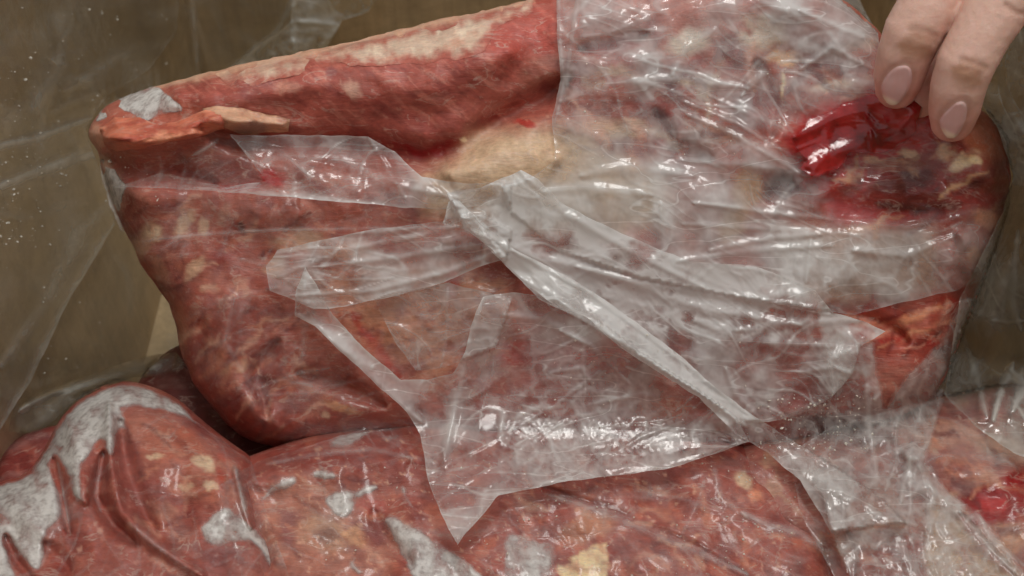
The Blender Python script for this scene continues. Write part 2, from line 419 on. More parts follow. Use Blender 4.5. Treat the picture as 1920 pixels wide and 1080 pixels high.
KALB = 1.5       # how much lighter a surface is than it shows in the dim light of the carton
RED, DRED, BLOOD = (146, 76, 65), (112, 46, 42), (128, 16, 20)
ORANGE, CREAM, FAT, TAN = (172, 98, 76), (208, 186, 156), (186, 165, 134), (164, 128, 104)
PINK, PURP, DPURP, FROSTC = (176, 122, 108), (120, 74, 75), (84, 44, 47), (172, 166, 162)
def mute(c):
    c = np.array(c, float); c = c + (c.mean() - c) * 0.02; c[2] *= 0.985; return c
class Paint:
    def __init__(s, x, y, base, seed=0, warp=9, wscale=34):
        s.x = x + warp * fbm(x / wscale, y / wscale, 4, seed + 1, 0.6); s.y = y + warp * fbm(x / wscale, y / wscale, 4, seed + 2, 0.6)
        s.ox, s.oy = x, y
        s.c = np.tile(lin(mute(base)) * KALB, (len(x), 1)); s.f = np.zeros(len(x))
    def put(s, m, col, a=1.0, frost=0.0):
        col = mute(col)
        m = np.clip(m * a, 0, 1); s.c = s.c * (1 - m[:, None]) + (lin(col) * KALB) * m[:, None]; s.f = s.f * (1 - m) + frost * m
    def poly(s, P, col, a=1.0, feather=6, frost=0.0): s.put(mask_poly(s.x, s.y, P, feather), col, a, frost)
    def line(s, P, wd, col, a=1.0, frost=0.0): s.put(mask_line(s.x, s.y, P, wd), col, a, frost)
    def spot(s, cx, cy, rx, ry, col, a=1.0, deg=0, hard=0.5, frost=0.0):
        u, v = rot(s.x - cx, s.y - cy, deg, rx, ry); r = np.sqrt(u * u + v * v)
        s.put(1 - sstep(hard, 1.0 + (1 - hard) * 0.4, r), col, a, frost)
    def speck(s, col, scale, lo, hi, a=1.0, seed=0, stretch=(0, 1, 1), region=None):
        u, v = rot(s.ox, s.oy, *stretch); m = sstep(lo, hi, fbm(u / scale, v / scale, 4, seed, 0.55))
        if region is not None: m = m * region
        s.put(m, col, a)
    def strokes(s, P, n, deg, cols, wd=(3, 8), ln=(25, 80), a=(0.35, 0.75), seed=0):
        """short wandering fibres, seams and clots of fat scattered inside an outline"""
        r = np.random.default_rng(seed); P = np.asarray(P, float); lo, hi = P.min(0), P.max(0); k = 0
        while k < n:
            c = lo + r.random(2) * (hi - lo)
            if not inside(c[:1], c[1:], P)[0]: continue
            k += 1; an = math.radians(deg + r.normal() * 28); L = r.uniform(*ln) / 2; bend = r.normal() * 0.25 * L
            d = np.array([math.cos(an), math.sin(an)]); q = np.array([-d[1], d[0]])
            s.line([c - d * L, c - d * L * 0.4 + q * bend, c + d * L * 0.4 + q * bend * 0.8, c + d * L - q * bend * 0.4], r.uniform(*wd), cols[r.integers(len(cols))], r.uniform(*a))
    def out(s): return {'col': s.c, 'frost': s.f}

# ================================================================== the carton
def box_mesh(name, lo, hi, mat, parent):
    lo = np.array(lo); hi = np.array(hi)
    V = np.array([[(lo, hi)[i][0], (lo, hi)[j][1], (lo, hi)[k][2]] for i in (0, 1) for j in (0, 1) for k in (0, 1)])
    F = [[0, 1, 3, 2], [4, 6, 7, 5], [0, 4, 5, 1], [2, 3, 7, 6], [0, 2, 6, 4], [1, 5, 7, 3]]
    o = mesh_obj(name, V, F, mat, parent, False)
    bv = o.modifiers.new('bevel', 'BEVEL'); bv.width = 0.0008; bv.segments = 2
    return o
carton = thing('cardboard_box', (0.015, 0.01, 0), 'open brown cardboard box whose walls enclose the bagged meat', 'box')
T = 0.004
box_mesh('bottom_panel', (XL - T, YF - T, -T), (XR + T, YB + T, -0.0002), M_CARD, carton)
box_mesh('side_panel', (XL - T, YF, 0), (XL, YB, ZT + 0.03), M_CARD, carton)
box_mesh('side_panel', (XR, YF, 0), (XR + T, YB, ZT + 0.03), M_CARD, carton)
box_mesh('back_panel', (XL - T, YB, 0), (XR + T, YB + T, ZT + 0.03), M_CARD, carton)
box_mesh('front_panel', (XL - T, YF - T, 0), (XR + T, YF, ZT - 0.02), M_CARD, carton)

# ================================================================== film builder
def film(name, P, parent, mat, gap, haze, crumple=(2.0, 90, 20, 2.0), folds=(), edge=0.25, smooth=60, step=2.5, rag=2.5, seed=0, hz_fn=None, own=None, stamp_it=True, lift=None, soft=0, crinkle=()):
    """thin sheet lying over whatever is already there; gap and crumple in mm, folds = (polyline, width px, height mm, haze)"""
    base = np.minimum(blur(D, smooth), D) if own is None else None
    amp, scl, deg, st = crumple
    def streaks(x, y):
        """thin creases in three directions that wander and die out"""
        wx = x + 40 * fbm(x / 170, y / 170, 2, seed + 21); wy = y + 40 * fbm(x / 170, y / 170, 2, seed + 22)
        s = 0
        for k, (da, fr, stt) in enumerate(((0, 0.8, st * 2.2), (38, 1.1, st * 1.6), (-50, 1.3, st * 1.4), (12, 0.4, st * 2.6))):
            u, v = rot(wx, wy, deg + da, scl * fr * stt, scl * fr)
            n = perlin(u, v, seed + 31 + k * 4)
            m = sstep(-0.1, 0.35, perlin(x / 130, y / 130, seed + 51 + k * 3))
            s = s + m * np.exp(-(n / 0.034) ** 2) * (1.0, 0.7, 0.7, 0.6)[k]
        return s
    def height(x, y):
        h = amp * 0.45 * (fbm(x / scl / 1.9, y / scl / 1.9, 2, seed + 5) + 0.8)
        u, v = rot(x, y, deg, scl * st, scl)
        h = h + amp * 0.12 * (ridge(u, v, 2, seed) + 1.2)
        h = h + 0.14 * min(amp, 2.0) * streaks(x, y)
        for f in folds: h = h + 0.22 * f[2] * mask_line(x, y, f[0], f[1] * 0.8)
        for cp, ca, cs in crinkle: h = h + 0.30 * ca * mask_poly(x, y, cp, 34) * ridge(x / cs, y / cs, 3, seed + 71)
        if lift: h = h + lift(x, y)
        return np.maximum(h + gap, 0.15)
    def depth(x, y, d):
        b = sample(base, x, y) if own is None else own(x, y)
        return b - height(x, y) * 0.001
    def attrs(x, y, d):
        cloud = fbm(x / 120, y / 120, 5, seed + 9, 0.6)
        hz = haze * np.clip(0.60 + 1.4 * cloud, 0.10, 1.9)
        hz = hz + (0.12 + 0.5 * haze) * 1.1 * streaks(x, y)  # crease highlights and frost whitening, both painted into the haze
        hz = hz + 0.9 * edge * np.exp(-d / 2.5)
        for f in folds: hz = hz + (2.2 if mat is M_LINER else 0.8) * f[3] * mask_line(x, y, f[0], f[1] * 0.8) * (0.8 + 0.6 * fbm(x / 30, y / 30, 2, seed + 3))  # fold highlights painted as haze, stronger on the dimly lit liner
        for cp, ca, cs in crinkle:
            r = ridge(x / cs, y / cs, 3, seed + 71); hz = hz + ca * mask_poly(x, y, cp, 34) * (0.55 * np.maximum(r - 0.75, 0) - 0.10 * (r < 0.2))
        if hz_fn is not None: hz = hz_fn(x, y, hz)
        if soft: hz = hz * sstep(0, soft, d)
        return {'haze': np.clip(hz, 0.0, 1.6)}
    o = sheet(name, P, depth, mat, parent, step, attrs, rag=rag, rag_scale=40, seed=seed)
    if stamp_it: stamp(P, lambda x, y: depth(x, y, None))
    return o

# ================================================================== liner bag in the carton
liner = thing('box_liner', (-0.1, 0.1, 0.01), 'wrinkled clear plastic liner bag hanging inside the cardboard walls', 'plastic bag')
film('film_sheet', [(-120, -120), (540, -120), (560, 200), (420, 620), (380, 860), (-120, 1000)], liner, M_LINER, 1.5, 0.06, (3, 160, 60, 2.5), [
    ([(430, 130), (520, 60), (560, -20)], 8, 3, 0.25), ([(355, -60), (372, 140)], 5, 2, 0.2)], edge=0.1, smooth=40, step=5, seed=3)
film('film_sheet', [(-120, -120), (345, -120), (330, 60), (280, 130), (200, 180), (160, 240), (190, 330), (215, 420), (120, 580), (55, 720), (0, 805), (-120, 990)], liner, M_LINER, 5, 0.13, (5, 150, -25, 2.6), [
    ([(-60, 285), (60, 262), (170, 222)], 9, 4, 0.30), ([(-60, 375), (50, 330), (140, 300), (190, 285)], 11, 4, 0.32),
    ([(215, 420), (120, 580), (55, 720), (0, 805)], 13, 3, 0.25), ([(205, 380), (150, 440), (90, 560), (0, 690)], 16, 4, 0.15),
    ([(60, 210), (110, 130), (125, 60)], 14, 4, 0.10), ([(120, 170), (240, 100)], 12, 3, 0.12), ([(-40, 150), (40, 60)], 18, 3, 0.06)], edge=0.2, smooth=40, step=4, seed=8)
film('crumpled_fold', [(425, 140), (470, 95), (520, 62), (545, 42), (552, -60), (735, -60), (700, 10), (690, 22), (640, 40), (615, 85), (560, 150), (440, 190)], liner, M_LINER, 8, 0.85, (9, 46, 30, 1.3), [
    ([(430, 130), (500, 75), (548, 40), (556, -20)], 6, 4, 0.5), ([(548, 40), (556, 110)], 6, 5, 0.3), ([(556, 40), (640, 48), (690, 20)], 7, 4, 0.3), ([(640, 48), (600, 90)], 6, 4, 0.25)], edge=0.3, smooth=30, step=3, seed=14, crinkle=[([(430, 140), (550, 30), (560, -40), (700, -40), (620, 80), (520, 160)], 0.9, 40)])

# ================================================================== meat at the back left of the pile (only its shoulder shows)
def pillow(d, R, H):
    q = 1 - np.clip(d / R, 0, 1); return H * (np.sqrt(np.clip(1 - q * q, 0, 1)) - 1)

def lump(name, P, label, base_fn, height, paint, R, H, thick, group, step=3.0, lines=(), seed=0):
    """one wrapped cut: meat body whose outline is P, closed underneath"""
    P = np.asarray(P, float)
    Pd = densify(smooth_poly(P, 2), 12)
    def depth(x, y, d=None):
        if d is None:
            d = seg_dist(x, y, Pd, True)[0]; d = np.where(inside(x, y, Pd), d, 0)
        h = pillow(d, R, H) * 1000 + height(x, y)
        for f in lines: h = h + f[2] * mask_line(x, y, f[0], f[1])
        return base_fn(x, y) - h * 0.001
    return P, depth

def pile_height(seed, amp=4.0):
    return lambda x, y: amp * fbm(x / 170, y / 170, 3, seed) + 0.6 * fbm(x / 42, y / 42, 3, seed + 6)

def wrapped(name, P, label, paint, R, H, base_fn, seed, lines=(), amp=4.0, film_haze=0.06, film_folds=(), film_crumple=(0.7, 70, 30, 3), film_hz=None, drop=0.10, film_name='film_wrap', film_P=None):
    Pp, depth = lump(name, P, label, base_fn, pile_height(seed, amp), paint, R, H, None, None, lines=lines, seed=seed)
    c = at_depth(np.array([np.clip(np.mean(np.array(P)[:, 0]), 0, 1920)]), np.array([np.clip(np.mean(np.array(P)[:, 1]), 0, 1080)]), pile_plane(np.array([960.]), np.array([900.])))[0]
    root = thing(name, (c[0], c[1], 0.001), label, 'meat')
    root['group'] = 'bagged cuts in the bottom of the box'
    sheet('meat', P, lambda x, y, d: depth(x, y, d), M_MEAT, root, 3.0, paint, thick=lambda v: np.array([c[0] + (v[0] - c[0]) * 0.93, c[1] + (v[1] - c[1]) * 0.93, max(0.002, v[2] - drop)]), smooth_it=2)
    stamp(P, lambda x, y: depth(x, y))
    root_depth = depth
    return root, root_depth

def frost_patch(parent, P, depth, lift=0.7, seed=0, thin=1.0, rag=6, edge=11.0):
    def hz(x, y, d): return {'haze': np.clip(thin * sstep(0, edge, d) * (1.0 + 0.9 * fbm(x / 34, y / 34, 4, seed)), 0, 1)}
    return sheet('frost_patch', P, lambda x, y, d: depth(x, y) - 0.001 * (0.15 + lift * sstep(0, 14, d)), M_FROST, parent, 2.4, hz, rag=rag, rag_scale=18, seed=seed, smooth_it=1)

# ---- D: dark cut squeezed behind, far left
def paint_d(x, y, d):
    p = Paint(x, y, DRED, 11); p.speck(RED, 40, 0.0, 0.4, 0.7, 3); p.line([(0, 850), (60, 820), (110, 810)], 8, PURP, 0.6); return p.out()
r_d, dep_d = wrapped('wrapped_meat', [(-40, 850), (0, 832), (50, 812), (110, 795), (190, 790), (240, 850), (200, 1000), (0, 1050), (-40, 1000)],
    'small dark red cut wedged between left box wall and frosted bag', paint_d, 90, 0.018, lambda x, y: pile_plane(x, y) + 0.012, 21)

# ---- E: filler cut added to darken the gap under the slab, shade in its colour
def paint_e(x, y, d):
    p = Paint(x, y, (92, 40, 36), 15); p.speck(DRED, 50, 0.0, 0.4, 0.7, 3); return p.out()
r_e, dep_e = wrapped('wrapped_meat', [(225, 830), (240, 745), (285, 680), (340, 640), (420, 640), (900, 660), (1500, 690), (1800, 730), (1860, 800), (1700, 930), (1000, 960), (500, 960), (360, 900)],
    'dark filler cut added to shade the gap beneath the lifted slab', paint_e, 70, 0.012, lambda x, y: pile_plane(x, y) + 0.042, 25, amp=3)

# ---- B: centre cut
B_P = [(395, 905), (430, 870), (480, 850), (560, 822), (640, 800), (720, 785), (800, 776), (950, 775), (1150, 780), (1330, 800), (1400, 832), (1450, 880), (1500, 945), (1545, 1010), (1570, 1100), (1600, 1300), (1500, 1460), (500, 1460), (360, 1300), (370, 1050)]
def paint_b(x, y, d):
    p = Paint(x, y, (140, 70, 60), 31)
    p.speck(DRED, 60, 0.05, 0.5, 0.7, 5); p.speck(ORANGE, 45, 0.1, 0.5, 0.6, 8)
    p.poly([(500, 920), (560, 880), (700, 930), (760, 990), (720, 1080), (640, 1090), (540, 1080), (470, 1010)], (164, 112, 94), 0.6, 30)
    p.spot(610, 1000, 60, 40, TAN, 0.7, 10); p.spot(665, 1005, 30, 24, (184, 138, 104), 0.7); p.spot(610, 1005, 30, 18, DPURP, 0.6); p.spot(540, 990, 22, 42, PURP, 0.7)
    p.spot(710, 990, 30, 45, DRED, 0.85, 30); p.spot(690, 950, 45, 22, (150, 66, 58), 0.8)
    p.poly([(500, 850), (700, 790), (800, 790), (800, 900), (640, 880), (520, 880)], (122, 54, 48), 0.55, 20)
    p.spot(1100, 990, 60, 30, (178, 118, 84), 0.7, -20); p.spot(1000, 940, 70, 30, DRED, 0.6); p.spot(1260, 920, 80, 30, DRED, 0.5, 20)
    p.spot(1395, 900, 22, 14, CREAM, 0.75, 50); p.spot(1415, 930, 12, 16, (210, 140, 110), 0.7)
    p.line([(1020, 915), (1150, 960), (1290, 1020), (1400, 1080)], 7, DRED, 0.7); p.line([(1290, 880), (1330, 930), (1420, 980)], 9, DRED, 0.5)
    p.poly([(1050, 1060), (1090, 1035), (1140, 1018), (1135, 1110), (1060, 1130)], (212, 190, 150), 0.95, 4)
    p.strokes([(480, 900), (760, 830), (860, 900), (1400, 880), (1540, 1080), (480, 1090)], 90, 25, [(176, 112, 88), (188, 142, 122), (106, 40, 36), (92, 34, 34), (160, 84, 66), (124, 72, 70)], (3, 9), (25, 90), (0.3, 0.65), 12)
    p.speck((196, 150, 128), 16, 0.42, 0.6, 0.55, 17); return p.out()
b_lines = [([(395, 905), (440, 940), (470, 990), (500, 1060)], 22, -5, 0), ([(1020, 915), (1150, 960), (1290, 1020), (1400, 1080)], 10, -2.0, 0), ([(480, 900), (600, 870), (760, 860)], 40, 3, 0), ([(700, 960), (730, 1020), (770, 1060)], 18, -3, 0)]
r_b, dep_b = wrapped('wrapped_meat', B_P, 'broad red cut with scattered white frost islands at bottom centre', paint_b, 80, 0.018, pile_plane, 33, b_lines, 5)
for i, P in enumerate([
    [(487, 938), (500, 912), (525, 892), (558, 888), (562, 905), (545, 918), (515, 925), (498, 942)],
    [(578, 885), (600, 876), (642, 890), (620, 902), (590, 900)],
    [(605, 930), (625, 920), (670, 914), (705, 906), (715, 916), (690, 928), (668, 940), (660, 972), (635, 975), (608, 950)],
    [(715, 972), (735, 965), (760, 972), (800, 1000), (880, 1050), (940, 1110), (860, 1140), (790, 1120), (760, 1060), (735, 1010)],
    [(655, 1045), (672, 1038), (668, 1060), (690, 1075), (665, 1078), (652, 1062)],
    [(940, 1030), (945, 1002), (965, 996), (1005, 1012), (1040, 1015), (1046, 1050), (1030, 1110), (950, 1110)],
    [(610, 825), (660, 805), (715, 800), (690, 815), (650, 845), (615, 840)],
    [(705, 826), (740, 812), (760, 812), (740, 826), (712, 832)],
    [(748, 910), (760, 905), (768, 935), (778, 955), (768, 955), (755, 930)]]):
    frost_patch(r_b, P, dep_b, 0.8, 40 + i, thin=[1, 1, 1, 0.85, 0.8, 0.7, 0.55, 0.75, 0.7][i])

# ---- A: left cut in its frosted bag
A_P = [(-75, 1010), (-50, 925), (0, 902), (50, 890), (85, 840), (112, 782), (160, 738), (215, 714), (262, 716), (330, 742), (375, 785), (430, 828), (480, 862), (478, 900), (490, 960), (530, 1040), (560, 1120), (520, 1350), (300, 1460), (0, 1460), (-75, 1200)]
def paint_a(x, y, d):
    p = Paint(x, y, (138, 68, 58), 51)
    p.speck(DRED, 70, 0.05, 0.5, 0.6, 5); p.speck((160, 86, 70), 50, 0.05, 0.5, 0.6, 9)
    p.poly([(225, 775), (300, 775), (400, 840), (450, 900), (440, 960), (350, 930), (280, 860), (230, 820)], (160, 92, 74), 0.8, 18)
    p.spot(385, 868, 24, 14, CREAM, 0.85, 30); p.spot(290, 858, 18, 7, CREAM, 0.6); p.spot(300, 812, 22, 7, (190, 150, 130), 0.6, 15); p.spot(395, 910, 14, 8, CREAM, 0.7); p.spot(350, 912, 18, 6, CREAM, 0.5)
    p.spot(420, 880, 16, 40, (160, 58, 42), 0.7); p.line([(240, 800), (270, 900), (330, 1000), (400, 1050)], 9, DRED, 0.7)
    p.spot(340, 1010, 30, 34, (118, 78, 72), 0.6); p.spot(420, 1050, 50, 30, DRED, 0.6); p.spot(310, 960, 40, 20, (170, 120, 100), 0.5, 20)
    for cx, cy, r in [(207, 953, 8), (180, 980, 6), (245, 985, 7), (187, 995, 6), (275, 943, 5), (150, 1028, 6)]: p.spot(cx, cy, r, r, (186, 138, 122), 0.7, 0, 0.3)
    p.strokes([(225, 790), (300, 780), (450, 880), (480, 1060), (300, 1080), (260, 920)], 40, 30, [(176, 112, 88), (188, 142, 122), (106, 40, 36), (92, 34, 34), (160, 84, 66), (124, 72, 70)], (3, 8), (25, 80), (0.3, 0.6), 13)
    p.speck((190, 140, 120), 15, 0.45, 0.62, 0.22, 27); return p.out()
a_lines = [([(195, 850), (180, 930), (215, 985), (255, 1020)], 14, -6, 0), ([(225, 790), (240, 880), (270, 960), (290, 1000)], 16, -4, 0), ([(205, 760), (205, 860), (225, 960), (290, 1020), (380, 1080)], 15, 4, 0),
    ([(100, 860), (115, 930), (130, 1000)], 9, -3.5, 0), ([(10, 1005), (30, 1050), (70, 1100)], 9, -3.5, 0), ([(85, 1020), (130, 1070)], 16, -3, 0), ([(440, 880), (470, 990)], 10, 3, 0), ([(130, 800), (150, 870), (160, 940)], 22, 3, 0)]
r_a, dep_a = wrapped('wrapped_meat', A_P, 'red cut in creased bag with large white frosted shoulder at bottom left', paint_a, 85, 0.022, lambda x, y: pile_plane(x, y) - 0.006, 53, a_lines, 4)
for i, P in enumerate([
    [(-70, 1000), (-45, 928), (0, 905), (48, 894), (84, 845), (112, 786), (160, 742), (215, 718), (262, 720), (328, 746), (370, 790), (380, 800), (350, 788), (300, 768), (228, 762), (236, 790), (240, 808), (222, 806), (215, 855), (196, 855), (194, 820), (172, 850), (150, 880), (158, 930), (160, 942), (138, 942), (124, 890), (106, 856), (95, 862), (98, 890), (115, 920), (122, 960), (108, 985), (85, 1000), (88, 1050), (70, 1075), (40, 1050), (10, 1000), (5, 1010), (30, 1065), (40, 1100), (-40, 1120), (-72, 1080)],
    [(372, 985), (400, 962), (425, 945), (450, 965), (495, 1000), (520, 1040), (560, 1075), (590, 1100), (540, 1100), (505, 1070), (480, 1020), (440, 1015), (405, 1030), (378, 1010)],
    [(432, 870), (445, 870), (462, 930), (472, 970), (455, 975), (447, 930)]]):
    frost_patch(r_a, P, dep_a, 0.9, 60 + i, thin=[1, 1, 0.75][i], rag=5)

# ---- C: right-hand cut under torn film
C_P = [(1400, 960), (1350, 880), (1390, 812), (1540, 790), (1620, 770), (1720, 750), (1800, 738), (1870, 722), (1960, 715), (2040, 730), (2060, 900), (2060, 1300), (1960, 1460), (1640, 1460), (1590, 1200), (1540, 1060)]
def paint_c(x, y, d):
    p = Paint(x, y, (142, 84, 74), 71)
    p.speck(DRED, 60, 0.05, 0.5, 0.7, 5); p.speck(TAN, 50, 0.1, 0.5, 0.6, 8)
    p.spot(1600, 815, 90, 26, DPURP, 0.8, 8); p.spot(1560, 850, 70, 20, (150, 96, 82), 0.7)
    p.spot(1760, 815, 90, 22, (170, 128, 112), 0.7, 5); p.spot(1880, 845, 60, 24, (184, 150, 126), 0.6, 15); p.spot(1860, 770, 70, 24, (150, 92, 88), 0.7)
    p.poly([(1800, 935), (1850, 905), (1930, 870), (1960, 880), (1960, 960), (1880, 975), (1830, 985)], BLOOD, 0.95, 10); p.spot(1865, 945, 34, 16, (176, 60, 60), 0.7, 0)
    p.spot(1722, 868, 18, 14, (140, 34, 26), 0.9, 20)
    p.poly([(1745, 950), (1800, 960), (1860, 1020), (1920, 1080), (1920, 1160), (1740, 1160), (1735, 1040)], (182, 150, 118), 0.85, 12)
    p.poly([(1590, 1000), (1640, 990), (1720, 1020), (1735, 1080), (1700, 1140), (1600, 1120)], (128, 46, 36), 0.85, 16)
    p.spot(1650, 930, 40, 40, (150, 110, 96), 0.6); p.spot(1890, 1010, 40, 30, (176, 128, 96), 0.7)
    p.strokes([(1480, 860), (1720, 780), (1940, 740), (1940, 1090), (1580, 1090)], 80, 30, [(176, 112, 88), (188, 142, 122), (106, 40, 36), (92, 34, 34), (160, 84, 66), (124, 72, 70)], (3, 10), (25, 100), (0.35, 0.75), 14)
    p.line([(1800, 965), (1850, 1030), (1900, 1080)], 9, (130, 40, 38), 0.8); return p.out()
r_c, dep_c = wrapped('wrapped_meat', C_P, 'tan and red cut with bright blood pooled in its bag at bottom right', paint_c, 80, 0.018, lambda x, y: pile_plane(x, y) + 0.002, 73,
    [([(1800, 965), (1850, 1030), (1900, 1080)], 12, -3, 0), ([(1700, 850), (1800, 880), (1900, 880)], 30, 3, 0), ([(1590, 1000), (1600, 1080)], 12, -3, 0)], 5)

# ================================================================== lifted slab
S_P = [(163, 252), (172, 225), (205, 196), (250, 176), (290, 160), (380, 140), (480, 114), (600, 92), (720, 62), (860, 30), (1000, -2), (1150, -38), (1300, -60), (1450, -60), (1560, -20), (1640, 50), (1720, 130), (1800, 185), (1858, 215), (1888, 262), (1896, 330), (1886, 400), (1862, 470), (1838, 540), (1806, 620), (1780, 690), (1750, 745), (1680, 790), (1560, 825), (1400, 850), (1200, 860), (1000, 850), (820, 835), (700, 818), (600, 836), (500, 838), (452, 818), (412, 782), (370, 730), (345, 680), (330, 620), (320, 575), (290, 530), (262, 490), (238, 440), (220, 400), (205, 365), (192, 320), (185, 290)]
S_D = densify(smooth_poly(S_P, 2), 14)
s_lines = [
    ([(380, 240), (470, 262), (560, 276), (640, 275), (720, 288), (800, 298), (870, 280), (940, 225), (1020, 185), (1060, 150)], 30, -8),
    ([(330, 175), (480, 165), (640, 165), (800, 150), (950, 100)], 60, 5),
    ([(200, 258), (260, 265), (330, 258), (400, 236), (470, 228)], 20, 7),
    ([(195, 300), (250, 320), (320, 330), (400, 345)], 22, -4),
    ([(250, 360), (400, 380), (560, 400)], 50, 4),
    ([(430, 560), (420, 650), (450, 740), (520, 800)], 26, 3), ([(520, 640), (480, 700), (500, 780)], 14, -4), ([(560, 700), (640, 720), (720, 760)], 16, -4), ([(380, 600), (370, 690), (420, 780)], 14, -2),
    ([(840, 320), (930, 300), (1040, 300)], 50, 4), ([(820, 480), (900, 500), (960, 520)], 30, -3),
    ([(1090, 92), (1150, 90), (1210, 66)], 16, -4), ([(1230, 210), (1260, 280), (1330, 300)], 20, -4), ([(1420, 120), (1450, 200), (1440, 260)], 20, -4),
    ([(1480, 330), (1440, 370)], 22, -5), ([(1550, 380), (1650, 400), (1760, 400)], 30, -2), ([(1780, 340), (1840, 360), (1890, 345)], 18, -2),
    ([(1800, 240), (1850, 280), (1860, 340)], 40, 5), ([(1800, 440), (1830, 470), (1820, 510)], 22, 4), ([(1550, 580), (1640, 600), (1700, 640)], 18, -4)]
def slab_depth(x, y, d=None):
    if d is None:
        d = seg_dist(x, y, S_D, True)[0]; d = np.where(inside(x, y, S_D), d, 0)
    h = pillow(d, 75, 0.022) * 1000 + 4.0 * fbm(x / 190, y / 190, 3, 81) + 0.55 * fbm(x / 45, y / 45, 3, 86)
    for P, wd, a in s_lines: h = h + a * mask_line(x, y, P, wd)
    return slab_plane(x, y) - h * 0.001
def paint_s(x, y, d):
    p = Paint(x, y, (146, 76, 64), 91)
    p.speck((118, 52, 46), 60, 0.05, 0.5, 0.7, 5); p.speck((172, 110, 94), 40, 0.2, 0.55, 0.5, 8, (25, 2.5, 1))
    # upper muscle with grain
    upper = mask_poly(x, y, [(280, 165), (480, 115), (1050, -20), (1050, 180), (930, 225), (800, 285), (640, 262), (540, 245), (380, 200)], 14)
    p.put(upper, (148, 72, 62), 0.75)
    p.speck((112, 46, 42), 26, 0.0, 0.45, 0.55, 61, (35, 3.2, 0.8), upper); p.speck((176, 108, 94), 22, 0.18, 0.5, 0.55, 66, (38, 3.6, 0.7), upper)
    p.line([(620, 130), (680, 175), (760, 225), (830, 250)], 26, (124, 50, 44), 0.5); p.spot(620, 135, 18, 12, PURP, 0.7); p.spot(660, 170, 22, 15, (196, 160, 140), 0.55, 40); p.spot(540, 165, 26, 14, (190, 140, 122), 0.5)
    p.spot(500, 150, 40, 14, PURP, 0.5, -15); p.spot(460, 190, 90, 18, (132, 70, 64), 0.5)
    p.poly([(960, 20), (1045, -10), (1045, 90), (1000, 120), (930, 130), (920, 70)], (158, 66, 56), 0.6, 20); p.spot(1010, 140, 45, 40, (140, 84, 70), 0.55); p.spot(1025, 165, 20, 14, DRED, 0.8)
    p.line([(640, 262), (720, 276), (800, 288), (860, 262), (930, 215)], 20, (112, 30, 28), 0.8); p.poly([(735, 268), (800, 280), (855, 255), (905, 222), (912, 236), (860, 280), (836, 300), (780, 296)], (122, 12, 16), 0.95, 7)
    p.line([(290, 160), (480, 116), (720, 64), (1000, 0)], 12, (206, 168, 140), 0.7)
    # left end
    p.poly([(165, 240), (200, 200), (300, 175), (380, 200), (380, 250), (250, 290), (190, 290)], (164, 90, 74), 0.75, 14)
    p.spot(178, 262, 20, 34, (196, 146, 124), 0.8); p.line([(190, 295), (215, 345), (216, 400)], 14, (190, 160, 140), 0.7); p.poly([(215, 300), (330, 310), (420, 350), (300, 360), (235, 345)], (140, 60, 50), 0.7, 12)
    p.poly([(330, 290), (470, 300), (520, 350), (400, 352), (310, 330)], (106, 44, 42), 0.7, 12)
    for cx, cy, rx, ry, dg, c, a in [(285, 435, 26, 22, 30, CREAM, .75), (345, 415, 16, 34, 30, (196, 168, 142), .7), (380, 425, 14, 18, 0, (196, 168, 142), .65), (262, 460, 20, 30, 30, (190, 150, 124), .6), (365, 505, 34, 14, -50, (200, 168, 140), .7), (395, 540, 18, 10, 0, (200, 168, 140), .6),
            (300, 505, 16, 34, -30, (180, 130, 108), .6), (420, 400, 12, 26, 40, (150, 110, 96), .6), (455, 425, 10, 14, 0, (60, 32, 34), .8), (500, 475, 22, 9, -20, (84, 26, 26), .85), (560, 450, 60, 22, -5, (172, 138, 112), .7), (650, 470, 60, 26, 0, (172, 138, 118), .6), (515, 500, 26, 18, -30, (190, 152, 122), .6),
            (430, 470, 40, 18, -25, (128, 46, 42), .6), (330, 390, 40, 16, 0, (124, 66, 66), .7), (440, 350, 60, 8, 2, (132, 20, 22), .85), (508, 333, 26, 19, 20, (158, 8, 10), 1.0)]:
        p.spot(cx, cy, rx, ry, c, a, dg)
    p.poly([(330, 560), (420, 540), (520, 560), (560, 700), (720, 780), (700, 820), (480, 835), (400, 770), (340, 670)], (140, 62, 52), 0.8, 30)
    p.speck((178, 112, 90), 26, 0.15, 0.5, 0.55, 71, (-40, 3, 1), mask_poly(x, y, [(330, 560), (520, 560), (720, 780), (480, 835), (340, 670)], 30))
    for cx, cy, rx, ry, dg, c, a in [(440, 690, 32, 12, -25, (190, 150, 120), .75), (400, 640, 18, 10, 30, (180, 130, 110), .6), (425, 750, 20, 16, 0, PURP, .5), (450, 660, 34, 16, -30, DRED, .7), (500, 720, 50, 30, 0, (112, 40, 36), .7), (640, 765, 40, 10, 15, (190, 140, 100), .7), (610, 780, 10, 8, 0, CREAM, .6), (560, 760, 70, 20, 5, DRED, .6), (340, 610, 10, 50, -8, (176, 110, 86), .6)]:
        p.spot(cx, cy, rx, ry, c, a, dg)
    p.strokes([(330, 560), (420, 530), (540, 560), (600, 680), (720, 780), (620, 815), (480, 830), (400, 770), (345, 680)], 60, -35, [(176, 112, 88), (188, 142, 122), (106, 40, 36), (92, 34, 34), (160, 84, 66), (124, 72, 70)], (3, 8), (25, 75), (0.4, 0.8), 5)
    p.strokes([(230, 370), (420, 370), (620, 400), (640, 500), (460, 560), (330, 560), (250, 450)], 46, -40, [(176, 112, 88), (188, 142, 122), (106, 40, 36), (92, 34, 34), (160, 84, 66), (124, 72, 70)], (3, 9), (20, 60), (0.35, 0.7), 6)
    # centre, mostly seen through film
    p.poly([(790, 330), (850, 300), (885, 250), (1050, 235), (1250, 330), (1250, 420), (1000, 430), (800, 400)], (180, 156, 128), 0.85, 30)
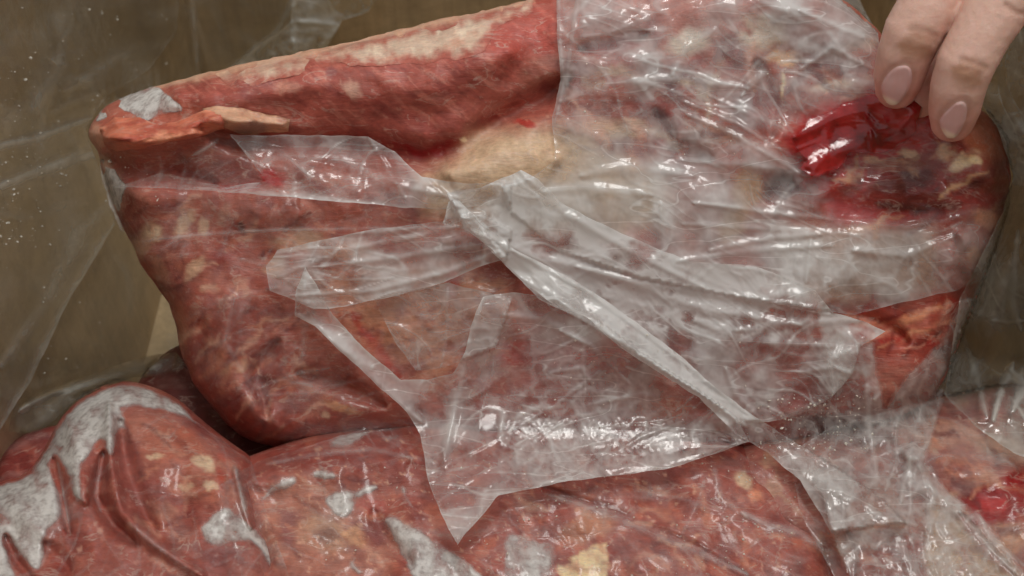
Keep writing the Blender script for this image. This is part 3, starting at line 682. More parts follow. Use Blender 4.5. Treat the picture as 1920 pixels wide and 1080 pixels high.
    p.spot(985, 232, 26, 8, (150, 36, 30), 0.85, 10); p.spot(870, 262, 12, 7, CREAM, 0.9); p.spot(770, 318, 50, 14, (140, 80, 72), 0.6)
    p.poly([(540, 520), (700, 500), (950, 500), (960, 700), (820, 720), (700, 660), (600, 560)], (176, 122, 94), 0.75, 30)
    p.speck((132, 60, 48), 30, 0.1, 0.45, 0.7, 77, (0, 1.3, 1), mask_poly(x, y, [(540, 500), (950, 490), (960, 720), (700, 720)], 30))
    p.line([(660, 590), (700, 640), (740, 700), (770, 730)], 10, (152, 50, 40), 0.8); p.spot(850, 530, 14, 30, (160, 50, 42), .8); p.spot(930, 510, 40, 20, (120, 44, 44), .8); p.spot(770, 690, 30, 14, (120, 50, 40), .8)
    p.poly([(880, 600), (1250, 620), (1500, 640), (1640, 640), (1640, 830), (1300, 860), (820, 830), (840, 700)], (136, 74, 68), 0.85, 30)
    p.spot(1010, 665, 130, 26, (146, 46, 42), 0.8, 3); p.spot(1240, 770, 60, 40, (150, 84, 66), 0.7); p.spot(1500, 740, 90, 26, (126, 60, 56), 0.7); p.spot(1570, 800, 90, 24, (58, 42, 44), 0.85, 10)
    # right, under thick film
    p.poly([(1050, 0), (1420, -30), (1420, 110), (1250, 110), (1060, 110)], (164, 112, 104), 0.75, 20)
    for cx, cy, rx, ry, dg, c, a in [(1150, 88, 60, 10, -8, (150, 46, 40), .9), (1075, 130, 40, 24, 10, PURP, .8), (1160, 130, 60, 12, -8, (170, 140, 120), .6), (1250, 240, 30, 34, 30, DPURP, .85), (1215, 215, 30, 18, 0, (104, 60, 62), .7), (1380, 95, 44, 40, -20, (108, 62, 64), .85), (1420, 190, 40, 60, 0, (116, 54, 54), .8),
            (1395, 200, 26, 26, 0, (96, 32, 36), .8), (1545, 105, 40, 28, 20, (120, 68, 68), .8), (1470, 110, 36, 16, 0, (220, 176, 138), .9), (1430, 60, 50, 40, 0, (206, 196, 180), .7), (1290, 80, 46, 28, -20, (200, 192, 180), .8), (1300, 150, 60, 14, 5, (180, 172, 166), .6), (1466, 160, 5, 26, 4, (216, 198, 160), .9),
            (1560, 160, 46, 12, -6, (214, 192, 168), .8), (1230, 272, 26, 12, 0, (130, 44, 48), .9), (1260, 275, 14, 10, 0, DPURP, .9), (1330, 180, 40, 22, 0, (160, 100, 88), .6), (1340, 250, 60, 20, 10, (150, 110, 92), .7), (1110, 230, 50, 14, 0, (136, 70, 66), .7), (1140, 250, 70, 30, 0, (186, 170, 140), .6),
            (1470, 350, 44, 28, -5, (84, 40, 50), .9), (1500, 290, 30, 14, 0, (90, 50, 56), .8), (1560, 350, 26, 60, 10, (176, 110, 70), .8), (1400, 360, 30, 50, 10, (180, 148, 112), .7), (1150, 410, 40, 36, 0, (150, 112, 74), .8), (1370, 420, 26, 40, 10, (156, 122, 86), .8), (1280, 420, 60, 40, 0, (150, 112, 104), .7)]:
        p.spot(cx, cy, rx, ry, c, a, dg)
    p.poly([(1500, 300), (1560, 270), (1640, 262), (1760, 250), (1895, 290), (1900, 380), (1800, 418), (1700, 432), (1560, 432), (1520, 370)], (124, 30, 26), 0.92, 22)
    p.poly([(1470, 262), (1500, 215), (1640, 165), (1740, 180), (1760, 250), (1700, 300), (1610, 318), (1570, 350), (1510, 345)], (168, 18, 20), 0.95, 20)
    p.line([(1540, 345), (1560, 380), (1640, 415), (1720, 410)], 22, (158, 20, 20), 0.85); p.line([(1600, 335), (1680, 350), (1760, 352)], 16, (84, 18, 20), 0.8); p.line([(1640, 385), (1720, 392), (1800, 380)], 10, (66, 16, 18), 0.8)
    p.spot(1850, 260, 56, 56, (164, 92, 66), 0.9, 0, 0.4); p.spot(1810, 300, 40, 14, CREAM, 0.9, -28); p.spot(1775, 285, 20, 16, (190, 158, 130), .8); p.spot(1830, 300, 14, 10, (230, 206, 160), .9); p.spot(1640, 300, 24, 9, (206, 160, 130), .85); p.spot(1705, 290, 20, 12, (206, 180, 150), .8, 20); p.spot(1680, 310, 60, 14, (150, 92, 70), .7)
    p.spot(1720, 330, 40, 14, (78, 24, 26), .8); p.spot(1860, 345, 30, 26, (130, 56, 40), .8); p.line([(1760, 370), (1800, 345), (1850, 320)], 5, (206, 170, 130), .7); p.spot(1620, 410, 40, 12, (150, 16, 16), .9)
    p.spot(1850, 410, 30, 20, (196, 134, 104), .8, 20); p.spot(1825, 480, 40, 34, (130, 80, 64), .8); p.spot(1825, 480, 14, 16, (168, 124, 98), .7); p.spot(1760, 500, 50, 30, (136, 76, 70), .6)
    p.poly([(1450, 430), (1750, 430), (1760, 540), (1560, 570), (1450, 540)], (168, 146, 124), 0.6, 24)
    p.poly([(1530, 580), (1640, 585), (1760, 545), (1810, 560), (1780, 660), (1700, 690), (1600, 640)], (140, 56, 44), 0.85, 12); p.line([(1600, 600), (1680, 610), (1770, 575)], 9, (186, 122, 88), .8); p.line([(1650, 650), (1720, 620), (1790, 600)], 7, (196, 136, 104), .7); p.line([(1560, 590), (1640, 600), (1700, 590)], 6, (104, 24, 20), .8); p.line([(1690, 670), (1740, 630)], 8, (90, 28, 24), .8); p.spot(1660, 615, 26, 10, (140, 24, 18), .8, -30); p.spot(1765, 650, 20, 40, (74, 36, 30), .9, 10); p.spot(1650, 575, 40, 8, (140, 40, 30), .7)
    p.strokes([(1560, 300), (1890, 270), (1890, 400), (1700, 430), (1560, 430)], 34, -10, [(150, 20, 20), (84, 20, 20), (196, 150, 118), (110, 36, 30)], (3, 8), (25, 80), (0.35, 0.75), 8)
    p.strokes([(1540, 575), (1800, 550), (1780, 690), (1640, 660)], 30, -25, [(172, 92, 76), (96, 26, 24), (150, 30, 28), (190, 130, 110)], (3, 7), (25, 70), (0.4, 0.8), 9)
    p.strokes([(1060, 20), (1600, 0), (1620, 160), (1480, 300), (1080, 320)], 46, 20, [(108, 56, 58), (196, 172, 150), (140, 56, 52), (92, 50, 54), (186, 140, 122)], (5, 14), (40, 120), (0.35, 0.7), 10)
    p.strokes([(560, 520), (940, 500), (960, 700), (820, 720), (680, 640)], 40, -20, [(176, 112, 88), (188, 142, 122), (106, 40, 36), (92, 34, 34), (160, 84, 66), (124, 72, 70)], (3, 8), (25, 70), (0.35, 0.7), 11)
    p.speck((200, 160, 138), 14, 0.45, 0.62, 0.22, 87)
    return p.out()
sc_ = at_depth(np.array([960.]), np.array([820.]), slab_plane(np.array([960.]), np.array([820.])) + 0.02)[0]
slab = thing('meat_slab', (float(sc_[0]), float(sc_[1]), float(sc_[2])), 'large marbled red slab with cream fat rim, held tilted up by fingers', 'meat')
sheet('meat', S_P, slab_depth, M_MEAT, slab, 2.8, paint_s, thick=lambda v: v - SLAB_N * 0.022 + (np.array([0, 0, 0.15]) - v) * 0.03, smooth_it=2, rag=5, rag_scale=48, seed=77)
stamp(S_P, lambda x, y: slab_depth(x, y))
# fat rim along the top edge
def paint_fat(x, y, d):
    p = Paint(x, y, (180, 154, 136), 101); p.speck((182, 132, 112), 26, 0.0, 0.5, 0.7, 3, (-15, 2.5, 1)); p.speck((202, 184, 164), 40, 0.1, 0.5, 0.7, 6)
    e = d + 16 * fbm(x / 22, y / 22, 4, 44); low = sstep(-6, 10, y - (135 - (x - 440) * 0.245)); p.put((1 - sstep(0, 26, e)) * low, (150, 78, 66), 1.0); p.put((1 - sstep(0, 12, d)) * (1 - low), (206, 160, 134), 0.7); return p.out()
sheet('fat_layer', [(400, 138), (440, 126), (500, 110), (600, 92), (720, 64), (860, 31), (1000, 0), (1000, 22), (950, 42), (925, 60), (910, 95), (880, 110), (850, 112), (830, 108), (800, 122), (760, 120), (720, 122), (690, 124), (655, 124), (640, 118), (600, 126), (565, 138), (520, 148), (480, 160), (430, 160)],
      lambda x, y, d: slab_depth(x, y) - 0.001 * (0.1 + 0.9 * sstep(2, 26, d)), M_MEAT, slab, 2.4, paint_fat, rag=5, rag_scale=26, seed=5)
# folded membrane on the left and a tan flap
def paint_mem(x, y, d):
    p = Paint(x, y, (178, 100, 78), 111); p.speck((150, 66, 54), 22, 0.05, 0.4, 0.7, 3, (-12, 4, 1)); p.speck((206, 140, 112), 22, 0.15, 0.45, 0.7, 9, (-12, 4, 1)); return p.out()
sheet('membrane', [(185, 240), (215, 222), (262, 220), (300, 235), (345, 222), (385, 206), (420, 212), (420, 240), (370, 258), (320, 265), (270, 278), (220, 284), (196, 270)],
      lambda x, y, d: slab_depth(x, y) - 0.001 * (0.2 + 4.5 * np.sqrt(np.clip(d / 30, 0, 1)) + 1.0 * ridge(*rot(x, y, -12, 60, 16), 2, 4)), M_MEAT, slab, 2.6, paint_mem, rag=3, seed=9)
def paint_tan(x, y, d):
    p = Paint(x, y, (182, 140, 114), 121); p.speck((150, 96, 80), 30, 0.05, 0.5, 0.7, 3); p.spot(470, 240, 40, 14, (132, 110, 104), .7); return p.out()
sheet('membrane', [(380, 204), (410, 198), (455, 203), (500, 214), (545, 224), (540, 246), (512, 248), (480, 252), (450, 252), (415, 236), (392, 224)],
      lambda x, y, d: slab_depth(x, y) - 0.001 * (0.3 + 3.2 * sstep(0, 20, d)), M_MEAT, slab, 2.6, paint_tan, rag=3, seed=13)
frost_patch(slab, [(172, 232), (190, 205), (215, 188), (252, 172), (294, 157), (320, 180), (350, 208), (320, 212), (285, 222), (262, 236), (250, 212), (225, 208), (200, 222)], slab_depth, 0.8, 70, 1.3, rag=3, edge=5)
frost_patch(slab, [(188, 292), (198, 302), (214, 312), (222, 330), (242, 350), (230, 362), (232, 400), (240, 430), (226, 440), (212, 404), (196, 358), (186, 318)], slab_depth, 0.8, 71, 1.3, rag=3, edge=5)

# ================================================================== torn film round the slab
wrap = thing('plastic_wrap', (float(sc_[0]), float(sc_[1]), float(sc_[2]) + 0.004), 'torn milky plastic film peeled open across the lifted slab', 'plastic film')
# cling over the left of the slab, nearly clear
film('film_sheet', [(186, 285), (240, 268), (330, 268), (420, 250), (560, 262), (700, 262), (800, 330), (900, 420), (960, 500), (960, 700), (820, 800), (700, 822), (560, 832), (470, 822), (400, 770), (345, 680), (325, 580), (262, 490), (225, 410), (200, 345)], wrap, M_CLING, 0.5, 0.06, (1.8, 48, -35, 2.2), [
    ([(360, 292), (385, 278), (410, 262)], 4, 1.5, 0.6), ([(240, 455), (380, 440), (520, 432), (650, 430), (860, 425)], 5, 1.5, 0.35), ([(440, 560), (420, 640), (470, 720)], 6, 1.5, 0.2), ([(480, 730), (560, 700), (620, 690)], 5, 1.5, 0.3), ([(500, 742), (600, 735), (660, 745)], 5, 1.5, 0.25),
    ([(430, 480), (500, 500), (560, 540)], 5, 1, 0.2), ([(350, 600), (420, 560), (520, 540)], 7, 1.2, 0.15), ([(345, 690), (420, 640), (470, 560)], 7, 1.5, 0.15)], edge=0.0, smooth=24, seed=101, soft=24, crinkle=[([(360, 540), (560, 560), (640, 700), (560, 780), (420, 760)], 0.22, 34), ([(260, 380), (560, 400), (700, 480), (420, 520)], 0.18, 44)])
# grey band crossing the left half
film('film_fold', [(205, 350), (235, 345), (300, 325), (345, 335), (420, 350), (500, 340), (470, 300), (430, 252), (560, 254), (690, 255), (740, 285), (790, 332), (870, 345), (960, 340), (960, 380), (870, 390), (800, 392), (700, 384), (560, 372), (400, 358), (280, 352)], wrap, M_FILM, 1.5, 0.42, (2.2, 70, -20, 2.6), [
    ([(208, 351), (330, 354), (480, 362), (620, 376), (720, 386)], 6, 2, 0.35), ([(432, 254), (475, 300), (520, 330)], 5, 2, 0.3), ([(690, 256), (735, 330), (760, 372)], 6, 2, 0.2), ([(520, 290), (640, 300), (760, 350), (860, 372)], 8, 2, 0.2), ([(560, 372), (640, 380), (690, 384)], 8, 2, 0.5)], edge=0.3, smooth=36, seed=108,
    hz_fn=lambda x, y, h: h * (0.35 + 0.65 * sstep(330, 560, x)) * (1 - 0.9 * mask_poly(x, y, [(482, 335), (496, 308), (536, 322), (530, 356), (490, 352)], 5)))
# fan of folds pulled to the left of the knot
film('film_fold', [(505, 545), (500, 500), (520, 470), (600, 450), (700, 430), (830, 415), (900, 400), (960, 430), (950, 485), (900, 500), (830, 530), (740, 555), (650, 575), (590, 580), (545, 560)], wrap, M_FILM, 3, 0.60, (3.0, 46, -14, 5.0), [
    ([(520, 520), (640, 470), (800, 440), (880, 420)], 8, 3, 0.3), ([(545, 555), (700, 545), (840, 510), (940, 470)], 8, 3, 0.3), ([(600, 500), (760, 480), (900, 460)], 9, 3, 0.3), ([(630, 440), (760, 432), (860, 425)], 6, 2, 0.25)], edge=0.35, smooth=40, seed=113,
    hz_fn=lambda x, y, h: h * (0.45 + 0.55 * sstep(510, 640, x)))
film('film_fold', [(700, 560), (840, 530), (960, 560), (930, 650), (830, 690), (780, 694), (740, 640)], wrap, M_FILM, 2, 0.34, (2.0, 44, 30, 1.5), [([(840, 540), (836, 640), (826, 690)], 5, 2, 0.2), ([(780, 690), (840, 665), (880, 640)], 8, 2, 0.25)], edge=0.15, smooth=40, seed=116)
# sheet over the right half
film('film_sheet', [(1042, -60), (1560, -80), (1610, 0), (1645, 60), (1655, 130), (1700, 175), (1760, 215), (1840, 235), (1880, 280), (1892, 330), (1890, 388), (1880, 440), (1850, 520), (1790, 545), (1700, 565), (1600, 590), (1530, 580), (1400, 560), (1200, 520), (1050, 470), (960, 400), (940, 350), (1000, 330), (1042, 300), (1035, 220), (1052, 150), (1045, 70)], wrap, M_FILM, 1.2, 0.42, (3.2, 84, 14, 2.6), [
    ([(1047, -20), (1050, 80), (1058, 150), (1040, 230)], 5, 2, 0.35), ([(1085, -20), (1070, 90), (1062, 160)], 6, 2, 0.35), ([(1050, 190), (1150, 155), (1280, 148), (1400, 165)], 12, 3, 0.30), ([(1280, 190), (1380, 230), (1480, 290)], 7, 3, 0.25), ([(1290, 215), (1390, 260), (1510, 330)], 8, 3, 0.3),
    ([(1330, 180), (1420, 220), (1490, 250)], 6, 2, 0.2), ([(1270, 300), (1400, 310), (1520, 330)], 10, 3, 0.3), ([(1150, 60), (1240, 20), (1310, 0)], 10, 3, 0.15), ([(1260, 140), (1290, 90), (1340, 55)], 12, 3, 0.35), ([(1400, 160), (1430, 140), (1390, 180)], 8, 3, 0.3),
    ([(1500, 20), (1600, 60), (1645, 75)], 9, 3, 0.3), ([(1420, 0), (1540, 40), (1620, 70)], 14, 3, 0.25), ([(1500, 130), (1560, 90), (1640, 130)], 8, 3, 0.2), ([(1090, 330), (1180, 310), (1300, 330)], 14, 3, 0.3), ([(1020, 360), (1100, 350), (1220, 365)], 14, 3, 0.4),
    ([(1300, 380), (1450, 400), (1700, 425), (1890, 390)], 8, 3, 0.25), ([(1280, 420), (1450, 430), (1620, 440)], 8, 2, 0.2), ([(1330, 470), (1450, 445), (1540, 440)], 9, 3, 0.25), ([(1270, 490), (1400, 470), (1560, 460)], 10, 3, 0.3), ([(1240, 380), (1246, 480)], 10, 3, 0.25), ([(1520, 450), (1512, 530)], 8, 3, 0.2),
    ([(1600, 470), (1700, 480), (1800, 440)], 10, 3, 0.15)], edge=0.25, smooth=30, seed=120, crinkle=[([(1450, 430), (1760, 440), (1820, 530), (1560, 570), (1440, 540)], 0.6, 40), ([(1060, 120), (1340, 120), (1400, 280), (1150, 280)], 0.5, 44), ([(1420, 60), (1640, 90), (1620, 170), (1440, 160)], 0.7, 40)],
    hz_fn=lambda x, y, h: h * (1 - 0.92 * mask_poly(x, y, [(1470, 262), (1520, 215), (1600, 180), (1650, 168), (1780, 190), (1960, 180), (1960, 400), (1800, 408), (1700, 424), (1560, 420), (1535, 340)], 26)) * (1 - 0.35 * sstep(1700, 1860, x)) + 0.26 * mask_poly(x, y, [(940, 330), (1300, 320), (1540, 440), (1720, 450), (1700, 560), (1300, 530), (1050, 460)], 50) + 0.24 * mask_poly(x, y, [(1400, -60), (1600, -40), (1650, 120), (1500, 110)], 30))
# big smooth tongue of film lying right of the knot
film('film_flap', [(838, 362), (900, 352), (976, 319), (1010, 336), (1050, 380), (1130, 420), (1240, 470), (1300, 490), (1420, 500), (1530, 545), (1560, 585), (1625, 604), (1660, 622), (1612, 650), (1600, 700), (1560, 745), (1500, 775), (1440, 792), (1400, 790), (1330, 750), (1230, 690), (1150, 640), (1090, 600), (1010, 560), (950, 500), (900, 450), (856, 400)], wrap, M_FILM, 3.5, 1.2, (3.4, 70, 22, 3.2), [
    ([(976, 322), (1060, 400), (1180, 470), (1320, 540)], 10, 3, 0.15), ([(900, 440), (1000, 480), (1150, 520), (1320, 580), (1500, 610)], 14, 4, 0.35), ([(1080, 500), (1200, 530), (1400, 560), (1560, 590)], 10, 3, 0.3), ([(1380, 620), (1500, 605), (1620, 600)], 12, 3, 0.35), ([(1300, 600), (1400, 640), (1560, 650)], 12, 3, 0.2), ([(1360, 690), (1380, 740), (1420, 780)], 8, 3, 0.25), ([(1480, 700), (1560, 690), (1600, 700)], 6, 2, 0.2)], edge=0.35, smooth=50, seed=127, crinkle=[([(1040, 490), (1300, 550), (1620, 595), (1600, 690), (1420, 660), (1250, 610), (1060, 560)], 0.9, 34), ([(880, 400), (960, 400), (1000, 500), (940, 490)], 0.8, 26)],
    hz_fn=lambda x, y, h: h * (1 - 0.45 * mask_poly(x, y, [(1280, 640), (1640, 640), (1640, 760), (1420, 790), (1300, 730)], 30)))
# hanging triangular flap
film('film_flap', [(905, 556), (960, 548), (1050, 560), (1110, 592), (1200, 660), (1300, 725), (1380, 780), (1404, 828), (1340, 852), (1250, 880), (1150, 892), (1050, 905), (1000, 915), (935, 930), (895, 975), (858, 1020), (838, 985), (812, 925), (800, 890), (788, 815), (762, 772), (700, 715), (640, 660), (590, 612), (552, 592), (556, 545), (572, 500), (590, 530), (625, 590), (680, 650), (752, 712), (800, 712), (850, 700), (872, 660), (880, 620)], wrap, M_FILM, 5, 0.50, (3.4, 76, -30, 1.8), [
    ([(905, 560), (880, 640), (862, 720), (850, 790), (832, 862)], 9, 3, 0.35), ([(852, 730), (846, 780), (832, 850)], 12, 3, 0.4), ([(572, 505), (568, 560), (590, 606), (650, 664), (720, 730), (790, 790)], 14, 5, 0.35), ([(560, 590), (620, 640), (700, 690)], 12, 3, 0.35), ([(800, 890), (900, 840), (1040, 760), (1120, 700)], 5, 2, 0.25), ([(820, 940), (960, 850), (1060, 790)], 5, 2, 0.2),
    ([(1000, 915), (1120, 880), (1230, 870), (1390, 830)], 12, 3, 0.3), ([(1030, 700), (1090, 690), (1110, 720)], 6, 3, 0.3), ([(1050, 620), (1110, 650), (1180, 720)], 6, 3, 0.25), ([(940, 590), (1020, 600), (1090, 640)], 10, 3, 0.2), ([(1150, 850), (1200, 820), (1280, 790)], 6, 3, 0.2), ([(1000, 800), (1040, 850), (1060, 890)], 6, 2, 0.2), ([(1100, 760), (1200, 740), (1300, 750)], 6, 2, 0.15)], edge=0.35, smooth=70, seed=131, crinkle=[([(990, 640), (1120, 660), (1230, 720), (1340, 790), (1330, 850), (1060, 895), (930, 880), (980, 740)], 0.8, 30)], lift=lambda x, y: 7 * sstep(760, 1000, y),
    hz_fn=lambda x, y, h: h * (1 - 0.35 * mask_poly(x, y, [(900, 630), (1100, 640), (1280, 740), (1300, 800), (1150, 800), (900, 680)], 30)) + 0.12 * mask_poly(x, y, [(800, 880), (1000, 860), (930, 930), (858, 1015)], 14))
# twisted rope of film from the knot to the lower right
film('film_twist', [(842, 378), (856, 372), (880, 395), (915, 425), (960, 465), (1030, 500), (1100, 540), (1180, 595), (1260, 655), (1340, 725), (1410, 778), (1480, 822), (1560, 872), (1640, 925), (1700, 980), (1660, 985), (1600, 990), (1560, 1000), (1500, 900), (1440, 850), (1380, 815), (1310, 745), (1230, 695), (1160, 650), (1100, 595), (1030, 565), (970, 520), (925, 470), (880, 435), (852, 425), (830, 420)], wrap, M_FILM, 5, 1.0, (3.5, 34, 36, 5.0), [
    ([(850, 385), (930, 455), (1050, 545), (1200, 640), (1350, 755), (1480, 850), (1600, 940)], 22, 4, 0.3), ([(870, 420), (960, 510), (1090, 590), (1240, 690), (1400, 800)], 8, 3, 0.3), ([(960, 470), (1100, 545), (1250, 655), (1400, 775)], 7, 3, 0.35), ([(1000, 520), (1080, 590), (1160, 640)], 8, 3, 0.3)], edge=0.25, smooth=40, seed=137,
    hz_fn=lambda x, y, h: h * (1 - 0.45 * sstep(1380, 1650, x)))
# loose film over the lower right
film('film_sheet', [(1530, 590), (1640, 640), (1660, 760), (1700, 700), (1760, 640), (1800, 560), (1840, 560), (1790, 680), (1760, 790), (1740, 860), (1780, 920), (1840, 960), (1900, 1040), (1960, 1120), (1700, 1150), (1600, 1100), (1560, 1010), (1540, 930), (1480, 860), (1430, 820), (1470, 770), (1560, 740)], wrap, M_FILM, 2.5, 0.30, (3.2, 60, 70, 2.0), [
    ([(1605, 640), (1625, 720), (1630, 800), (1645, 890)], 9, 3, 0.5), ([(1770, 690), (1730, 770), (1705, 860), (1690, 940)], 12, 4, 0.35), ([(1640, 750), (1680, 720), (1700, 760), (1680, 800)], 10, 4, 0.4), ([(1680, 800), (1680, 870), (1660, 920)], 7, 4, 0.35), ([(1700, 930), (1740, 910), (1800, 960)], 12, 4, 0.4), ([(1560, 900), (1640, 960), (1720, 985)], 10, 3, 0.3), ([(1720, 860), (1750, 920), (1745, 1000)], 9, 3, 0.3),
    ([(1800, 960), (1860, 1030), (1910, 1080)], 8, 4, 0.35), ([(1550, 960), (1580, 1080)], 9, 3, 0.3), ([(1690, 1020), (1720, 1080)], 12, 3, 0.35)], edge=0.12, smooth=40, seed=141, soft=10, crinkle=[([(1480, 640), (1840, 640), (1900, 1100), (1560, 1100)], 0.8, 36)])

# cling film of the lower cuts
film('film_wrap', [(-70, 1010), (0, 912), (60, 893), (118, 790), (215, 724), (262, 726), (372, 793), (472, 866), (500, 960), (560, 1130), (-70, 1200)], r_a, M_CLING, 1.0, 0.05, (0.8, 60, -50, 3), [
    ([(195, 850), (178, 930), (190, 960)], 3, 1.2, 0.35), ([(108, 865), (118, 920), (132, 1000)], 3, 1.2, 0.35), ([(205, 760), (208, 800), (212, 850)], 6, 2, 0.4), ([(240, 980), (300, 1030), (370, 1085)], 8, 2, 0.25), ([(440, 870), (460, 940)], 6, 1.5, 0.2), ([(232, 760), (340, 790), (450, 870)], 6, 1, 0.1)], edge=0.1, smooth=8, seed=151)
film('film_wrap', [(410, 912), (484, 866), (640, 816), (800, 794), (1330, 812), (1450, 890), (1540, 1010), (1570, 1130), (480, 1180)], r_b, M_CLING, 0.8, 0.04, (1.3, 60, 30, 3), [
    ([(500, 870), (600, 850), (700, 842), (820, 868)], 6, 1.5, 0.35), ([(1020, 925), (1100, 950), (1200, 990), (1320, 1040), (1400, 1075)], 9, 2, 0.4), ([(1190, 920), (1280, 935), (1350, 960)], 7, 2, 0.2), ([(1390, 960), (1440, 985), (1500, 1000), (1550, 1035)], 9, 3, 0.5), ([(1280, 1000), (1310, 940), (1320, 900)], 7, 2, 0.2), ([(1340, 880), (1350, 930), (1400, 970)], 8, 2, 0.3), ([(1160, 1000), (1250, 1070)], 8, 2, 0.2), ([(780, 990), (850, 1010), (930, 990)], 8, 2, 0.2)], edge=0.1, smooth=16, seed=155, crinkle=[([(880, 930), (1340, 870), (1520, 1020), (1500, 1100), (880, 1100)], 0.18, 40)])
film('film_wrap', [(1500, 960), (1480, 850), (1560, 800), (1720, 755), (1870, 725), (1990, 720), (1990, 1150), (1600, 1150)], r_c, M_CLING, 1.0, 0.14, (2.6, 60, -25, 2), [
    ([(1700, 860), (1800, 850), (1900, 870)], 10, 3, 0.2), ([(1820, 960), (1870, 1020), (1920, 1060)], 8, 3, 0.4), ([(1740, 960), (1742, 1040), (1760, 1080)], 8, 3, 0.25)], edge=0.1, smooth=20, seed=159,
    hz_fn=lambda x, y, h: h * (1 - 0.9 * mask_poly(x, y, [(1800, 935), (1850, 905), (1930, 870), (1960, 960), (1880, 985), (1830, 990)], 8)))

# liner again: left fold, highlight band and glint painted as haze; right wall sheet
film('crumpled_fold', [(15, 810), (25, 770), (60, 742), (130, 716), (200, 692), (270, 668), (330, 660), (350, 690), (300, 706), (250, 708), (195, 726), (140, 752), (100, 790), (60, 815)], liner, M_LINER, 3, 0.30, (6, 34, -20, 4), [([(40, 768), (100, 738), (200, 708), (300, 684)], 8, 7, 0.35), ([(36, 772), (54, 760)], 9, 8, 0.5)], edge=0.0, smooth=20, seed=165, soft=16)
film('film_sheet', [(1800, 560), (1830, 500), (1880, 400), (1900, 330), (1870, 240), (1830, 180), (1850, 60), (1960, -60), (2080, 0), (2080, 860), (1960, 870), (1900, 850), (1830, 800), (1770, 740)], liner, M_LINER, 3, 0.55, (5, 60, 75, 2.2), [
    ([(1900, 680), (1880, 720), (1862, 790)], 8, 6, 0.5), ([(1890, 690), (1920, 720), (1900, 770)], 7, 5, 0.45), ([(1800, 620), (1830, 700), (1850, 780)], 8, 3, 0.3), ([(1860, 600), (1890, 605), (1930, 600)], 4, 3, 0.4), ([(1910, 430), (1895, 560), (1915, 620)], 8, 4, 0.35), ([(1870, 230), (1900, 260), (1930, 270)], 8, 4, 0.3), ([(1905, 40), (1915, 80)], 6, 3, 0.3)], edge=0.3, smooth=30, seed=169)

# blood caught in the pinched film
pocket = film('blood_pocket', [(1476, 262), (1520, 220), (1570, 194), (1620, 180), (1660, 176), (1712, 150), (1738, 150), (1735, 200), (1726, 248), (1690, 276), (1640, 292), (1600, 292), (1570, 322), (1520, 340), (1498, 318), (1510, 298)], wrap, M_BLOOD, 0.8, 1.0, (2.2, 95, -28, 2.4), [
    ([(1490, 256), (1560, 222), (1640, 200), (1700, 170)], 22, 5, 0), ([(1515, 312), (1570, 285), (1620, 262), (1690, 250)], 20, 4, 0), ([(1625, 214), (1645, 242), (1685, 240), (1705, 220)], 9, 4, 0), ([(1632, 245), (1634, 285)], 8, 4, 0)], edge=0, smooth=20, step=2.4, rag=10, soft=9, seed=175, hz_fn=lambda x, y, h: np.maximum(h, 0.95), lift=lambda x, y: 9 * np.exp(-(((x - 1705) / 60) ** 2 + ((y - 190) / 60) ** 2)))
pocket['label'] = 'glossy bright red blood trapped in the pinched film'

# ================================================================== hand
import bmesh
hand_o = at_depth(np.array([2080.]), np.array([-260.]), np.array([0.33]))[0]
def HP(px, py, t): return at_depth(np.array([float(px)]), np.array([float(py)]), np.array([t]))[0]
_b = bmesh.new(); bmesh.ops.create_uvsphere(_b, u_segments=18, v_segments=11, radius=1.0)
SPH_V = np.array([v.co[:] for v in _b.verts]); SPH_F = [[v.index for v in f.verts] for f in _b.faces]; _b.free()
blob_v, blob_f = [], []
def capsules(chain):
    """overlapping tapered spheres along a chain of (point, radius)"""
    for (a, ra), (b, rb) in zip(chain[:-1], chain[1:]):
        L = np.linalg.norm(b - a); n = max(2, int(L / (0.2 * min(ra, rb))))
        for i in range(n + 1):
            f = i / n; o = len(blob_v) * len(SPH_V)
            blob_v.append(SPH_V * (ra + (rb - ra) * f) + a + (b - a) * f); blob_f.extend([[q + o for q in fc] for fc in SPH_F])
mm = 0.001
f1 = [(HP(1682, 164, .3290), 6.0 * mm), (HP(1687, 138, .3255), 7.1 * mm), (HP(1699, 95, .3200), 7.5 * mm), (HP(1714, 58, .3165), 8.0 * mm), (HP(1742, 8, .3130), 8.0 * mm), (HP(1790, -78, .3100), 9.0 * mm), (HP(1900, -190, .312), 9.6 * mm), (HP(2010, -300, .322), 11 * mm)]
f2 = [(HP(1786, 226, .3215), 5.9 * mm), (HP(1790, 200, .3180), 6.9 * mm), (HP(1797, 160, .3125), 7.2 * mm), (HP(1812, 116, .3085), 7.6 * mm), (HP(1842, 60, .3050), 7.6 * mm), (HP(1894, -28, .3010), 8.9 * mm), (HP(1990, -140, .308), 9.6 * mm), (HP(2090, -250, .320), 11 * mm)]
f3 = [(HP(2010, 190, .318), 6.5 * mm), (HP(2005, 130, .309), 7.6 * mm), (HP(2030, 40, .302), 8.6 * mm), (HP(2110, -90, .306), 9.4 * mm), (HP(2180, -200, .320), 10.5 * mm)]
f4 = [(HP(2110, 150, .322), 5.6 * mm), (HP(2110, 90, .316), 6.6 * mm), (HP(2140, 20, .310), 7.4 * mm), (HP(2200, -80, .314), 8.0 * mm), (HP(2250, -160, .325), 9.5 * mm)]
th = [(HP(1722, 178, .3375), 6.6 * mm), (HP(1775, 120, .3385), 8.6 * mm), (HP(1850, 30, .338), 9.2 * mm), (HP(1950, -90, .338), 10.5 * mm), (HP(2090, -280, .340), 14 * mm)]
for ch in (f1, f2, f3, f4, th): capsules(ch)
palm_a = [f[-1][0] for f in (f1, f2, f3, f4)]
wr = HP(2350, -520, .345)
for q in palm_a: capsules([(q, 11 * mm), (wr, 17 * mm)])
